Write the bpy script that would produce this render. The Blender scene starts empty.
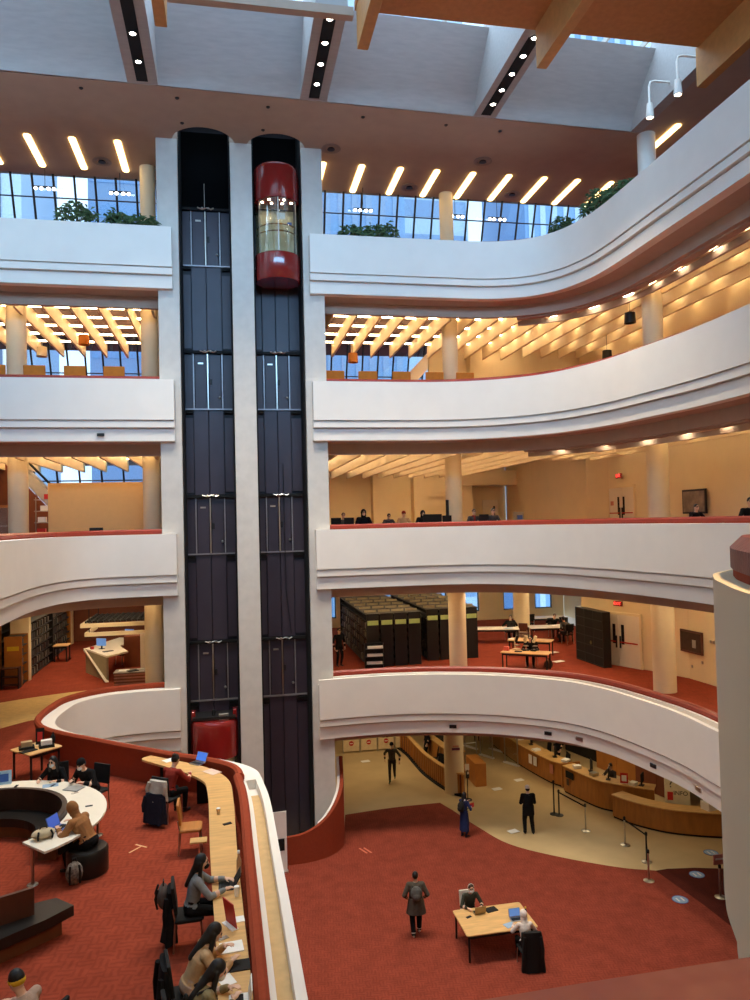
import bpy, bmesh, math, random
import numpy as np
from math import sin, cos, pi, radians, atan2, hypot, tan, sqrt
from mathutils import Vector, Matrix
from mathutils.kdtree import KDTree
random.seed(7)
scene = bpy.context.scene
COL = scene.collection

# ------------------------------------------------------------------ camera frame (used to survey where things stand)
EYE = Vector((0, 0, 12.06)); FPX = 750.0
YAW, PIT, ROL = radians(11), radians(1.57), radians(1.4)
FW = Vector((sin(YAW) * cos(PIT), cos(YAW) * cos(PIT), sin(PIT)))
R0 = Vector((cos(YAW), -sin(YAW), 0)); U0 = R0.cross(FW)
RC = cos(ROL) * R0 - sin(ROL) * U0; UC = sin(ROL) * R0 + cos(ROL) * U0
def Z(px, py, z):
    d = RC * (px - 375) + UC * (500 - py) + FW * FPX
    return EYE + d * ((z - EYE.z) / d.z)
def atY(px, py, y):
    d = RC * (px - 375) + UC * (500 - py) + FW * FPX
    return EYE + d * (y / d.y)

# ------------------------------------------------------------------ levels
G = 0.3                                   # ground floor
WT = {2: 6.37, 3: 11.77, 4: 17.17, 5: 22.57}    # top of the white balustrade of each gallery
FL = {k: v - .67 for k, v in WT.items()}        # gallery floors
FL[1] = G
CEIL = 25.9

# ------------------------------------------------------------------ materials
MATS = {}
def lin(c):
    return tuple((v / 12.92 if v <= .04045 else ((v + .055) / 1.055) ** 2.4) for v in (c[0] / 255, c[1] / 255, c[2] / 255))
def mat(name, rgb, rough=.6, metal=0, var=.08, scale=6, bump=0, spec=.4, coat=0, stretch=None, bscale=None):
    if name in MATS: return MATS[name]
    m = bpy.data.materials.new(name); m.use_nodes = True
    nt = m.node_tree; b = nt.nodes['Principled BSDF']
    c = lin(rgb)
    b.inputs['Roughness'].default_value = rough; b.inputs['Metallic'].default_value = metal
    b.inputs['Specular IOR Level'].default_value = spec
    if coat: b.inputs['Coat Weight'].default_value = coat
    tc = nt.nodes.new('ShaderNodeTexCoord'); mp = nt.nodes.new('ShaderNodeMapping')
    nt.links.new(tc.outputs['Object'], mp.inputs[0])
    if stretch: mp.inputs['Scale'].default_value = stretch
    n = nt.nodes.new('ShaderNodeTexNoise'); n.inputs['Scale'].default_value = scale; n.inputs['Detail'].default_value = 4
    nt.links.new(mp.outputs[0], n.inputs[0])
    r = nt.nodes.new('ShaderNodeValToRGB')
    r.color_ramp.elements[0].position = .3; r.color_ramp.elements[1].position = .7
    r.color_ramp.elements[0].color = (*[max(0, v * (1 - var)) for v in c], 1)
    r.color_ramp.elements[1].color = (*[min(1, v * (1 + var)) for v in c], 1)
    nt.links.new(n.outputs['Fac'], r.inputs[0]); nt.links.new(r.outputs[0], b.inputs['Base Color'])
    if bump:
        n2 = nt.nodes.new('ShaderNodeTexNoise'); n2.inputs['Scale'].default_value = bscale or scale * 4
        nt.links.new(mp.outputs[0], n2.inputs[0])
        bp = nt.nodes.new('ShaderNodeBump'); bp.inputs['Strength'].default_value = bump; bp.inputs['Distance'].default_value = .02
        nt.links.new(n2.outputs['Fac'], bp.inputs['Height']); nt.links.new(bp.outputs[0], b.inputs['Normal'])
    MATS[name] = m; return m
def emit(name, rgb, s):
    if name in MATS: return MATS[name]
    m = bpy.data.materials.new(name); m.use_nodes = True
    b = m.node_tree.nodes['Principled BSDF']; c = lin(rgb)
    b.inputs['Base Color'].default_value = (*c, 1)
    b.inputs['Emission Color'].default_value = (*c, 1); b.inputs['Emission Strength'].default_value = s
    MATS[name] = m; return m
def wood(name, rgb, scale=3, rough=.45, dark=.72):
    m = bpy.data.materials.new(name); m.use_nodes = True
    nt = m.node_tree; b = nt.nodes['Principled BSDF']; c = lin(rgb)
    tc = nt.nodes.new('ShaderNodeTexCoord'); mp = nt.nodes.new('ShaderNodeMapping'); mp.inputs['Scale'].default_value = (1, 6, 1)
    n = nt.nodes.new('ShaderNodeTexNoise'); n.inputs['Scale'].default_value = scale; n.inputs['Detail'].default_value = 6
    r = nt.nodes.new('ShaderNodeValToRGB')
    r.color_ramp.elements[0].position = .3; r.color_ramp.elements[1].position = .75
    r.color_ramp.elements[0].color = (*[v * dark for v in c], 1); r.color_ramp.elements[1].color = (*c, 1)
    nt.links.new(tc.outputs['Object'], mp.inputs[0]); nt.links.new(mp.outputs[0], n.inputs[0])
    nt.links.new(n.outputs['Fac'], r.inputs[0]); nt.links.new(r.outputs[0], b.inputs['Base Color'])
    b.inputs['Roughness'].default_value = rough
    MATS[name] = m; return m
def carpet(name, rgb, dark, scale):
    m = bpy.data.materials.new(name); m.use_nodes = True
    nt = m.node_tree; b = nt.nodes['Principled BSDF']; L = nt.links.new
    tc = nt.nodes.new('ShaderNodeTexCoord'); mp = nt.nodes.new('ShaderNodeMapping')
    mp.inputs['Rotation'].default_value = (0, 0, .12)
    # basket-like loop pile: two ribbed directions swapped by a checker, low contrast
    def rib(axis):
        w_ = nt.nodes.new('ShaderNodeTexWave'); w_.bands_direction = axis; w_.inputs['Scale'].default_value = scale; w_.inputs['Distortion'].default_value = 3.5; w_.inputs['Detail'].default_value = 2; w_.inputs['Detail Scale'].default_value = 1.6
        L(mp.outputs[0], w_.inputs[0]); return w_
    wx, wy = rib('X'), rib('Y')
    nd = nt.nodes.new('ShaderNodeTexNoise'); nd.inputs['Scale'].default_value = .8; L(mp.outputs[0], nd.inputs[0])
    av = nt.nodes.new('ShaderNodeVectorMath'); av.operation = 'MULTIPLY_ADD'; av.inputs[1].default_value = (.5, .5, 0); L(nd.outputs['Color'], av.inputs[0]); L(mp.outputs[0], av.inputs[2])
    ck = nt.nodes.new('ShaderNodeTexChecker'); ck.inputs['Scale'].default_value = scale * 1.5; L(av.outputs[0], ck.inputs[0])
    mf = nt.nodes.new('ShaderNodeMix'); mf.data_type = 'FLOAT'; L(ck.outputs['Fac'], mf.inputs[0]); L(wx.outputs['Fac'], mf.inputs[2]); L(wy.outputs['Fac'], mf.inputs[3])
    br = nt.nodes.new('ShaderNodeValToRGB'); br.color_ramp.elements[0].position = .1; br.color_ramp.elements[1].position = .6
    br.color_ramp.elements[0].color = (*lin(dark), 1); br.color_ramp.elements[1].color = (*lin(rgb), 1); L(mf.outputs[0], br.inputs[0])
    n = nt.nodes.new('ShaderNodeTexNoise'); n.inputs['Scale'].default_value = 2.2; n.inputs['Detail'].default_value = 8; n.inputs['Roughness'].default_value = .75
    mx = nt.nodes.new('ShaderNodeMix'); mx.data_type = 'RGBA'; mx.blend_type = 'MULTIPLY'; mx.inputs[0].default_value = .55
    cr = nt.nodes.new('ShaderNodeValToRGB'); cr.color_ramp.elements[0].position = .3; cr.color_ramp.elements[0].color = (.45, .45, .45, 1); cr.color_ramp.elements[1].position = .65
    L(tc.outputs['Object'], mp.inputs[0]); L(mp.outputs[0], n.inputs[0])
    L(n.outputs['Fac'], cr.inputs[0]); L(br.outputs['Color'], mx.inputs[6]); L(cr.outputs[0], mx.inputs[7])
    L(mx.outputs[2], b.inputs['Base Color']); b.inputs['Roughness'].default_value = .95; b.inputs['Specular IOR Level'].default_value = .1
    MATS[name] = m; return m

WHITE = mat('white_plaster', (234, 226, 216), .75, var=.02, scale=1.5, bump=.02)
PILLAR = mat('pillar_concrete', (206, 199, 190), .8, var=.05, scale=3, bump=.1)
DIMWARM = mat('dim_warm_plaster', (180, 157, 140), .8, var=.04, scale=2, bump=.05)  # white plaster, low warm light put into its colour
COFFER = mat('coffer_plaster', (172, 166, 163), .85, var=.06, scale=2, stretch=(1, 5, 5), bump=.1)
CREAM = mat('cream_wall', (232, 214, 176), .7, var=.03, scale=1)
CREAMC = mat('cream_column', (226, 208, 172), .7, var=.03, scale=2)
BAFFLE = mat('baffle_cream', (226, 206, 168), .6, var=.03, scale=2)
DARKC = mat('dark_ceiling', (78, 48, 34), .8, var=.15, scale=2)
REDW = mat('red_fabric_wall', (148, 64, 40), .9, var=.06, scale=14, bump=.05, spec=.15)
REDR = mat('red_rail', (146, 46, 30), .4, var=.08, scale=8, spec=.5)
LEATHER = mat('rail_leather', (112, 50, 38), .5, var=.2, scale=9, bump=.2)
CARPET = carpet('red_carpet', (156, 68, 46), (144, 61, 41), 2.9)
CARPETG = carpet('ground_carpet', (148, 68, 50), (134, 59, 44), 3.6)
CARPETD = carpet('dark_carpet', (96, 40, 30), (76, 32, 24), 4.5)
STONE = mat('beige_stone', (196, 168, 122), .45, var=.06, scale=1.2)
STRIP = mat('beige_strip_carpet', (206, 170, 104), .9, var=.08, scale=6)
COUNTER = wood('counter_wood', (226, 176, 108), 2.2)
OAK = wood('oak_panel', (196, 126, 56), 2.0)
DESK = wood('desk_wood', (190, 122, 52), 1.6, .35)
TABLEW = wood('table_wood', (232, 184, 118), 2)
DARKWOOD = wood('dark_wood', (92, 48, 30), 2)
REDBROWN = mat('redbrown_panel', (124, 66, 40), .6, var=.1, scale=3)
BLACK = mat('black_metal', (24, 23, 24), .45, var=.1)
BLACKM = mat('matt_black', (16, 15, 15), .8, var=.1)
LEATHB = mat('black_leather', (30, 27, 25), .35, var=.15, scale=8, bump=.05)
STEEL = mat('steel', (190, 186, 178), .3, 1, var=.05)
SHAFT = mat('shaft_panel', (58, 50, 62), .42, var=.1, scale=1.2, spec=.5)
SHAFTD = mat('shaft_dark', (34, 31, 40), .5, var=.1, scale=2)
CARRED = mat('elevator_red', (134, 28, 26), .15, var=.04, scale=1, spec=.6, coat=.6)
LTWHITE = mat('white_laminate', (232, 222, 204), .4, var=.02)
PAPER = mat('paper', (238, 234, 226), .8, var=.02)
GREENL = mat('green_label', (170, 190, 120), .7)
YELLOWL = mat('yellow_label', (226, 200, 60), .7)
ORANGE = mat('orange_fabric', (206, 120, 36), .8, var=.08)
PLANT = mat('leaf_green', (84, 108, 70), .6, var=.35, scale=9)
REDSIGN = mat('red_sign', (190, 40, 36), .5)
BLUE = mat('blue_plastic', (60, 96, 170), .4)
LBLUE = mat('blue_sticker', (150, 178, 205), .5)
SCREEN = emit('screen_glow', (90, 130, 190), .6)
LAMPW = emit('lamp_white', (255, 238, 205), 14)
TUBE = emit('tube_warm', (255, 222, 170), 26)
STRIPL = emit('strip_warm', (255, 214, 140), 7)
EXITM = emit('exit_red', (240, 60, 50), 4)

def glass(name, rgb, mixf, rough=.02):
    m = bpy.data.materials.new(name); m.use_nodes = True
    nt = m.node_tree; nt.nodes.clear()
    o = nt.nodes.new('ShaderNodeOutputMaterial'); t = nt.nodes.new('ShaderNodeBsdfTransparent'); g = nt.nodes.new('ShaderNodeBsdfGlossy')
    t.inputs[0].default_value = (*rgb, 1); g.inputs['Roughness'].default_value = rough
    x = nt.nodes.new('ShaderNodeMixShader'); x.inputs[0].default_value = mixf
    nt.links.new(t.outputs[0], x.inputs[1]); nt.links.new(g.outputs[0], x.inputs[2]); nt.links.new(x.outputs[0], o.inputs[0])
    MATS[name] = m; return m
GLASS = glass('window_glass', (.80, .90, .97), .08)
CLEAR = glass('clear_glass', (.92, .95, .93), .1)

# ------------------------------------------------------------------ mesh builder
class MB:
    def __init__(s): s.v = []; s.f = []; s.m = []; s.sm = []
    def add(s, vs, fs, mi=0, smooth=False):
        o = len(s.v); s.v += [tuple(p) for p in vs]
        for f in fs: s.f.append(tuple(i + o for i in f)); s.m.append(mi); s.sm.append(smooth)
        return s
    def box(s, c, d, rz=0, mi=0, bev=0, rx=0):
        x, y, z = d[0] / 2, d[1] / 2, d[2] / 2
        if bev:
            b = min(bev, x * .9, y * .9); k = []
            for (cx, cy, a0) in ((x - b, y - b, 0), (-x + b, y - b, pi / 2), (-x + b, -y + b, pi), (x - b, -y + b, 1.5 * pi)):
                for i in range(4): a = a0 + i * pi / 6; k.append((cx + b * cos(a), cy + b * sin(a)))
            n = len(k); e = min(bev * .4, z * .5)
            vs = [(px * (1 - e / max(x, .01)), py * (1 - e / max(y, .01)), -z) for px, py in k] + [(px, py, -z + e) for px, py in k] + [(px, py, z - e) for px, py in k] + [(px * (1 - e / max(x, .01)), py * (1 - e / max(y, .01)), z) for px, py in k]
            fs = [tuple(range(n - 1, -1, -1)), tuple(range(3 * n, 4 * n))]
            for r in range(3): fs += [(r * n + i, r * n + (i + 1) % n, (r + 1) * n + (i + 1) % n, (r + 1) * n + i) for i in range(n)]
        else:
            vs = [(i * x, j * y, k * z) for k in (-1, 1) for j in (-1, 1) for i in (-1, 1)]
            fs = [(0, 2, 3, 1), (4, 5, 7, 6), (0, 1, 5, 4), (2, 6, 7, 3), (0, 4, 6, 2), (1, 3, 7, 5)]
        M = Matrix.Translation(c) @ Matrix.Rotation(rz, 4, 'Z') @ Matrix.Rotation(rx, 4, 'X')
        return s.add([M @ Vector(p) for p in vs], fs, mi)
    def tube(s, pts, r, n=10, mi=0, caps=True, rr=None, smooth=True):
        pts = [Vector(p) for p in pts]; rings = []; up = None
        for i, p in enumerate(pts):
            t = (pts[min(i + 1, len(pts) - 1)] - pts[max(i - 1, 0)]).normalized()
            if up is None:
                up = Vector((0, 0, 1)) if abs(t.z) < .9 else Vector((0, 1, 0))
            a = t.cross(up).normalized(); b = a.cross(t).normalized(); up = b
            q = rr[i] if rr else r
            rings.append([p + a * q * cos(2 * pi * k / n) + b * q * sin(2 * pi * k / n) for k in range(n)])
        o = [p for R in rings for p in R]; fs = []
        for i in range(len(rings) - 1):
            fs += [(i * n + k, i * n + (k + 1) % n, (i + 1) * n + (k + 1) % n, (i + 1) * n + k) for k in range(n)]
        s.add(o, fs, mi, smooth)
        if caps:
            s.add(rings[0], [tuple(range(n))[::-1]], mi); s.add(rings[-1], [tuple(range(n))], mi)
        return s
    def lathe(s, prof, c=(0, 0, 0), n=24, mi=0, a0=0, a1=2 * pi, smooth=True):
        full = abs(a1 - a0 - 2 * pi) < 1e-6; k = n if full else n + 1
        vs = [(c[0] + r * cos(a0 + (a1 - a0) * i / n), c[1] + r * sin(a0 + (a1 - a0) * i / n), c[2] + z) for r, z in prof for i in range(k)]
        fs = []
        for j in range(len(prof) - 1):
            for i in range(n):
                i2 = (i + 1) % k
                fs.append((j * k + i, j * k + i2, (j + 1) * k + i2, (j + 1) * k + i))
        return s.add(vs, fs, mi, smooth)
    def cyl(s, c, r, h, n=20, mi=0):
        s.lathe([(r, 0), (r, h)], c, n, mi); 
        for z in (0, h): s.add([(c[0] + r * cos(2 * pi * i / n), c[1] + r * sin(2 * pi * i / n), c[2] + z) for i in range(n)], [tuple(range(n)) if z else tuple(range(n))[::-1]], mi)
        return s
    def ell(s, c, r, n=14, mi=0, M=None):
        m = n // 2; vs = []; fs = []
        vs.append((0, 0, -1))
        for j in range(1, m):
            t = -pi / 2 + pi * j / m
            vs += [(cos(t) * cos(2 * pi * i / n), cos(t) * sin(2 * pi * i / n), sin(t)) for i in range(n)]
        vs.append((0, 0, 1)); L = len(vs) - 1
        for i in range(n):
            i2 = (i + 1) % n
            fs.append((0, 1 + i2, 1 + i)); fs.append((L, L - n + i, L - n + i2))
            for j in range(m - 2): fs.append((1 + j * n + i, 1 + j * n + i2, 1 + (j + 1) * n + i2, 1 + (j + 1) * n + i))
        R = M or Matrix.Identity(3)
        return s.add([Vector(c) + R @ Vector((p[0] * r[0], p[1] * r[1], p[2] * r[2])) for p in vs], fs, mi, True)
    def prism(s, poly, z0, z1, mi=0, mt=None, mbt=None):
        n = len(poly); a = sum(poly[i][0] * poly[(i + 1) % n][1] - poly[(i + 1) % n][0] * poly[i][1] for i in range(n))
        if a < 0: poly = poly[::-1]
        s.add([(x, y, z0) for x, y in poly] + [(x, y, z1) for x, y in poly], [(i, (i + 1) % n, n + (i + 1) % n, n + i) for i in range(n)], mi)
        s.add([(x, y, z1) for x, y in poly], [tuple(range(n))], mi if mt is None else mt)
        s.add([(x, y, z0) for x, y in poly], [tuple(range(n))[::-1]], mi if mbt is None else mbt)
        return s
    def sweep(s, path, prof, side=1, mi=0, closed_prof=True, smooth=False, caps=True):
        """path: 2-D polyline; prof: list of (inward offset, z)"""
        P = [Vector((p[0], p[1])) for p in path]; N = len(P); nr = []
        for i in range(N):
            d1 = (P[i] - P[i - 1]).normalized() if i else (P[1] - P[0]).normalized()
            d2 = (P[i + 1] - P[i]).normalized() if i < N - 1 else d1
            t = (d1 + d2).normalized(); n = Vector((-t.y, t.x)) * side
            k = max(.5, t.dot(d1)); nr.append(n / k)
        m = len(prof)
        vs = [(P[i].x + nr[i].x * o, P[i].y + nr[i].y * o, z) for i in range(N) for o, z in prof]
        fs = []
        for i in range(N - 1):
            for j in range(m if closed_prof else m - 1):
                j2 = (j + 1) % m; f = (i * m + j, i * m + j2, (i + 1) * m + j2, (i + 1) * m + j)
                fs.append(f if side > 0 else f[::-1])
        s.add(vs, fs, mi, smooth)
        if caps and closed_prof:
            a = tuple(range(m)); b = tuple(range((N - 1) * m, N * m))
            s.add(vs, [a[::-1], b], mi)
        return s
    def build(s, name, mats, parent=None, loc=None, rot=0, fix=True):
        me = bpy.data.meshes.new(name); me.from_pydata(s.v, [], s.f)
        if not isinstance(mats, (list, tuple)): mats = [mats]
        for m in mats: me.materials.append(m)
        me.polygons.foreach_set('material_index', s.m); me.polygons.foreach_set('use_smooth', s.sm)
        bm = bmesh.new(); bm.from_mesh(me)
        bmesh.ops.remove_doubles(bm, verts=bm.verts, dist=1e-5)
        if fix: bmesh.ops.recalc_face_normals(bm, faces=bm.faces)
        bm.to_mesh(me); bm.free()
        if any(s.sm): me.set_sharp_from_angle(angle=.7)
        o = bpy.data.objects.new(name, me); COL.objects.link(o)
        if parent: o.parent = parent
        if loc is not None: o.location = loc
        if rot: o.rotation_euler = (0, 0, rot)
        return o
def tag(o, label=None, cat=None, group=None, kind=None):
    if label: o['label'] = label
    if cat: o['category'] = cat
    if group: o['group'] = group
    if kind: o['kind'] = kind
    return o
def thing(name, label, cat, loc=(0, 0, 0), rot=0, group=None):
    o = bpy.data.objects.new(name, None); COL.objects.link(o)
    o.location = loc; o.rotation_euler = (0, 0, rot); o.empty_display_size = .1
    return tag(o, label, cat, group)
def structure(mb, name, mats, **k):
    return tag(mb.build(name, mats, **k), kind='structure')
KIDS = {}
def copy_tree(o, loc=None, rot=None, label=None, group=None, parent=None):
    c = o.copy(); COL.objects.link(c)
    if parent: c.parent = parent
    if loc is not None: c.location = loc
    if rot is not None: c.rotation_euler = (0, 0, rot)
    if label: c['label'] = label
    if group: c['group'] = group
    for ch in list(o.children): copy_tree(ch, parent=c)
    return c
def smooth_path(pts, k=8):
    P = [Vector((p[0], p[1])) for p in pts]; out = []
    for i in range(len(P) - 1):
        p0, p1, p2, p3 = P[max(i - 1, 0)], P[i], P[i + 1], P[min(i + 2, len(P) - 1)]
        if i == 0: p0 = 2 * p1 - p2
        if i == len(P) - 2: p3 = 2 * p2 - p1
        for j in range(k):
            t = j / k
            q = .5 * ((2 * p1) + (p2 - p0) * t + (2 * p0 - 5 * p1 + 4 * p2 - p3) * t * t + (3 * p1 - p0 - 3 * p2 + p3) * t ** 3)
            out.append((q.x, q.y))
    out.append((P[-1].x, P[-1].y)); return out
def offset(path, d, side=1):
    P = [Vector(p) for p in path]; out = []
    for i in range(len(P)):
        t = (P[min(i + 1, len(P) - 1)] - P[max(i - 1, 0)]).normalized()
        out.append((P[i].x - t.y * d * side, P[i].y + t.x * d * side))
    return out
def text(s, size, mat_, parent, loc, rot, name='lettering', ext=.004):
    cu = bpy.data.curves.new(name, 'FONT'); cu.body = s; cu.size = size; cu.align_x = 'CENTER'; cu.align_y = 'CENTER'; cu.extrude = ext
    t = bpy.data.objects.new(name, cu); COL.objects.link(t)
    dg = bpy.context.evaluated_depsgraph_get(); me = bpy.data.meshes.new_from_object(t.evaluated_get(dg))
    bpy.data.objects.remove(t); me.materials.clear(); me.materials.append(mat_)
    o = bpy.data.objects.new(name, me); COL.objects.link(o); o.parent = parent; o.location = loc; o.rotation_euler = rot
    return o
# ------------------------------------------------------------------ gallery outlines (white outer face), seen from above; the void is on the right-hand side of travel
L5R = smooth_path([(3.05, 26.95), (5, 26.95), (8, 26.95), (9.8, 26.9), (11.1, 26.5), (11.95, 25.7), (12.4, 24.6), (12.6, 23.2), (12.62, 20), (12.62, 15), (12.6, 8), (12.6, 3.8)])
L4R = smooth_path([(3.05, 26.95), (5.4, 26.95), (7.9, 26.85), (9.9, 26.15), (11.3, 24.9), (12.15, 22.9), (12.5, 20.5), (12.7, 18.2), (12.6, 14), (12.6, 8), (12.6, 1)])
L3R = smooth_path([(3.05, 26.95), (5.4, 26.95), (8.0, 26.8), (9.7, 26.0), (10.9, 24.3), (11.6, 22.2), (12.1, 19.8), (12.35, 17.4), (12.5, 13), (12.3, 9)])
L3N = smooth_path([(12.3, 9), (11.6, 6.6), (9.5, 5.0), (6.0, 4.4), (4.4, 3.9), (3.4, 3.72), (2.72, 3.5), (2.31, 3.25), (2.10, 2.985), (1.965, 2.74), (1.82, 2.43), (1.68, 2.05), (1.3, 1.38), (.9, .84), (.53, .46), (.28, .312), (.05, .292), (-.6, .290), (-2, .290), (-5, .45)], 14)
L2R = smooth_path([(3.05, 27.0), (4.2, 27.08), (6.05, 27.02), (7.85, 26.58), (9.5, 25.8), (11.08, 24.5), (11.88, 23.0), (12.3, 20.9), (12.43, 19.3), (12.3, 17.2), (12.2, 13), (12.2, 5)])
L5L = [(-11.5, 26.85), (-6, 26.9), (-1.83, 26.95)]
L4L = [(-11.5, 26.85), (-6, 26.9), (-1.83, 26.95)]
L3L = smooth_path([(-5.9, 11), (-5.75, 16), (-5.6, 20), (-5.65, 23.4), (-5.35, 25.5), (-4.7, 26.5), (-3.9, 26.85), (-2.8, 26.95), (-1.83, 26.95)])
L2Lb = smooth_path([(.6, 17.1), (.71, 15.7), (.75, 13.3), (.78, 11.4), (.81, 9.1), (.86, 4), (.9, 1.5)][::-1])
L2La = smooth_path([(.6, 17.1), (.5, 17.7), (.18, 18.25), (-.38, 18.8), (-1.22, 19.45), (-2.27, 20.35), (-3.35, 21.32), (-4.2, 22.08), (-4.78, 22.75), (-5.1, 23.45), (-5.2, 24.2), (-5.12, 25.2), (-4.9, 26.1), (-4.1, 26.86), (-2.85, 27.08), (-1.8, 27.05)])

WARMLIT = mat('white_plaster_warm_lit', (226, 204, 170), .7, var=.02, scale=1.5)  # same white plaster, warm lamplight mixed into the colour
def fascia_prof(w, ledge=.42, groove=False):
    top = [(ledge, w), (0, w)] if not groove else [(ledge, w), (ledge - .1, w), (ledge - .1, w - .2), (.14, w - .2), (.14, w), (0, w)]
    return [(ledge, w - 1.2)] + top + [(0, w - 1.42), (.1, w - 1.42), (.1, w - 1.465), (.045, w - 1.465), (.045, w - 1.68), (.22, w - 1.68), (.22, w - 1.735), (.15, w - 1.735), (.15, w - 2.15), (.5, w - 2.15), (.5, w - 1.2)]
def parapet(name, label, path, lvl, side, ledge=.42, groove=False, soffit=True, rail_mat=None, soff_path=None, rw=.2, fm=None):
    w = WT[lvl]; root = thing(name, label, 'balcony parapet', (0, 0, 0))
    MB().sweep(path, fascia_prof(w, ledge, groove), side, smooth=True).build('fascia', fm or WHITE, root)
    MB().sweep(path, [(ledge, FL[lvl]), (ledge, w + .05), (ledge + rw - .03, w + .05), (ledge + rw - .03, FL[lvl])], side).build('inner_wall', REDW, root)
    a, b = ledge - .01, ledge + rw
    MB().sweep(path, [(a, w + .04), (a, w + .13), (a + .05, w + .18), (b - .05, w + .18), (b, w + .13), (b, w + .04)], side).build('handrail', rail_mat or REDR, root)
    if soffit:
        MB().sweep(soff_path or path, [(.5, w - 2.15), (1.25, w - 2.15), (1.25, w - 2.57), (1.45, w - 2.57), (1.45, w - 1.3), (.5, w - 1.3)], side).build('soffit', DIMWARM, root)
    return root
pr = {}
pr['5R'] = parapet('gallery_parapet', 'topmost white balcony band on the right, curving up to the top right corner', L5R, 5, 1)
pr['4R'] = parapet('gallery_parapet', 'second white balcony band from the top, right of the elevators, with orange chairs above', L4R, 4, 1)
pr['3R'] = parapet('gallery_parapet', 'eye-level white balcony band with red rail, right of the elevators', L3R, 3, 1)
pr['2R'] = parapet('gallery_parapet', 'lowest white curved balcony band on the right, over the service desks', L2R, 2, 1, ledge=.5, groove=True)
pr['3N'] = parapet('gallery_parapet', 'nearest white parapet tinted lamp-warm, bulging in at the right edge under a leather rail', L3N, 3, 1, ledge=.085, soffit=False, rail_mat=LEATHER, fm=WARMLIT)
pr['5L'] = parapet('gallery_parapet', 'topmost white balcony band left of the elevators with plants along it', L5L, 5, 1)
pr['4L'] = parapet('gallery_parapet', 'second white balcony band from the top, left of the elevators', L4L, 4, 1)
pr['3L'] = parapet('gallery_parapet', 'eye-level white balcony band at left that curves forward, with red rail', L3L, 3, 1)
pr['2L'] = parapet('gallery_parapet', 'low balcony wall left of the elevators, white outside and red inside, bending around a bay', L2La, 2, 1, ledge=.4, soffit=False, rail_mat=REDW, rw=.16)
b = parapet('planter_parapet', 'long cream planter ledge with sunken trough beside the wooden counter', L2Lb, 2, 1, ledge=.46, groove=True, soffit=False, rail_mat=REDW, rw=.17)
MB().sweep(L2Lb[:-3], [(.142, WT[2] - .2), (.142, WT[2] - .185), (.358, WT[2] - .185), (.358, WT[2] - .2)], 1).build('planter_bed', mat('trough_tan', (206, 172, 122), .8), b)
MB().sweep(L2R[30:], [(.142, WT[2] - .2), (.142, WT[2] - .185), (.398, WT[2] - .185), (.398, WT[2] - .2)], 1).build('planter_bed', mat('trough_tan', (206, 172, 122), .8), pr['2R'])

# ------------------------------------------------------------------ floors and slabs
def slab(poly, z, th, top, bot, name='floor', loc=None):
    return structure(MB().prism(poly, z - th, z, 0, mt=1, mbt=2), name, [WHITE, top, bot])
YB = {2: 45.0, 3: 46.0, 4: 46.0, 5: 40.0}
def rim(p, k): return offset(p, .3, 1)
for lv, R_ in ((2, L2R), (3, L3R), (4, L4R), (5, L5R)):
    r = rim(R_, 1); poly = [(3.6, 27.3)] + r[1:] + [(r[-1][0], 1), (19.5, 1), (19.5, YB[lv]), (3.6, YB[lv])]
    if lv == 3: poly = [(3.6, 27.3)] + r[1:] + [(12.8, 9), (19.5, 9), (19.5, YB[lv]), (3.6, YB[lv])]
    slab(poly, FL[lv], .85, CARPET, DARKC)
slab([(x, y) for x, y in offset(L3N, .27, 1)] + [(-5, -3), (19.5, -3), (19.5, 9)], FL[3], .85, CARPET, DIMWARM)
for lv, L_ in ((3, L3L), (4, L4L), (5, L5L)):
    r = rim(L_, 1); slab(r[:-1] + [(-2.3, 27.3), (-2.3, YB[lv]), (-14, YB[lv]), (-14, r[0][1])], FL[lv], .85, CARPET, DARKC)
l2 = offset(L2Lb, .4) + offset(L2La, .36)[1:]
slab(l2 + [(-2.3, 27.4), (-2.3, YB[2]), (-14, YB[2]), (-14, 1.5)], FL[2], .85, CARPET, DIMWARM)
for lv in (2, 3, 4, 5):
    slab([(-2.3, 30.2), (3.6, 30.2), (3.6, YB[lv]), (-2.3, YB[lv])], FL[lv], .85, CARPET, DARKC)
# beige carpet band on the second level at left
sb = smooth_path([(-13, 27.9), (-9, 29.6), (-7.5, 30.4), (-6.2, 30.95), (-5.0, 31.15), (-4.0, 31.1), (-2.6, 30.7)], 6)
sf = smooth_path([(-2.6, 27.9), (-4.4, 27.75), (-5.3, 27.35), (-5.95, 26.6), (-6.4, 26.9), (-6.9, 27.3), (-7.4, 26.3), (-8.4, 25.0), (-13, 22.5)], 6)
sf = smooth_path([(-2.6, 27.6), (-4.3, 27.55), (-5.4, 27.0), (-6.0, 26.4), (-6.5, 26.9), (-7.3, 26.1), (-8.6, 24.6), (-13, 21.6)], 6)
structure(MB().prism(sb + sf, FL[2], FL[2] + .008), 'floor', STRIP)
# ground floor: stone hall, red carpet field and a darker strip
structure(MB().prism([(-15, -3), (21, -3), (21, 46), (-15, 46)], G - .3, G), 'floor', STONE)
cb = smooth_path([(4.32, 30.11), (6.3, 30.35), (8.33, 30.38)], 4) + smooth_path([(8.6, 29.5), (9.05, 27.7), (9.66, 25.95), (10.97, 24.55), (12.54, 23.36), (13.55, 22.88)], 5)
structure(MB().prism([(1.3, 26.6), (4.0, 28.2), ] + cb + [(13.73, 20.5), (13.75, 19.2), (13.6, 2), (-14, 2), (-14, 26.6)], G, G + .012), 'floor', CARPETG)
structure(MB().prism([(13.55, 22.87), (14.0, 22.9), (14.9, 22.75), (16.0, 22.4), (16.0, 2), (13.62, 2), (13.76, 19.3)], G, G + .010), 'floor', CARPETD)

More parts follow.
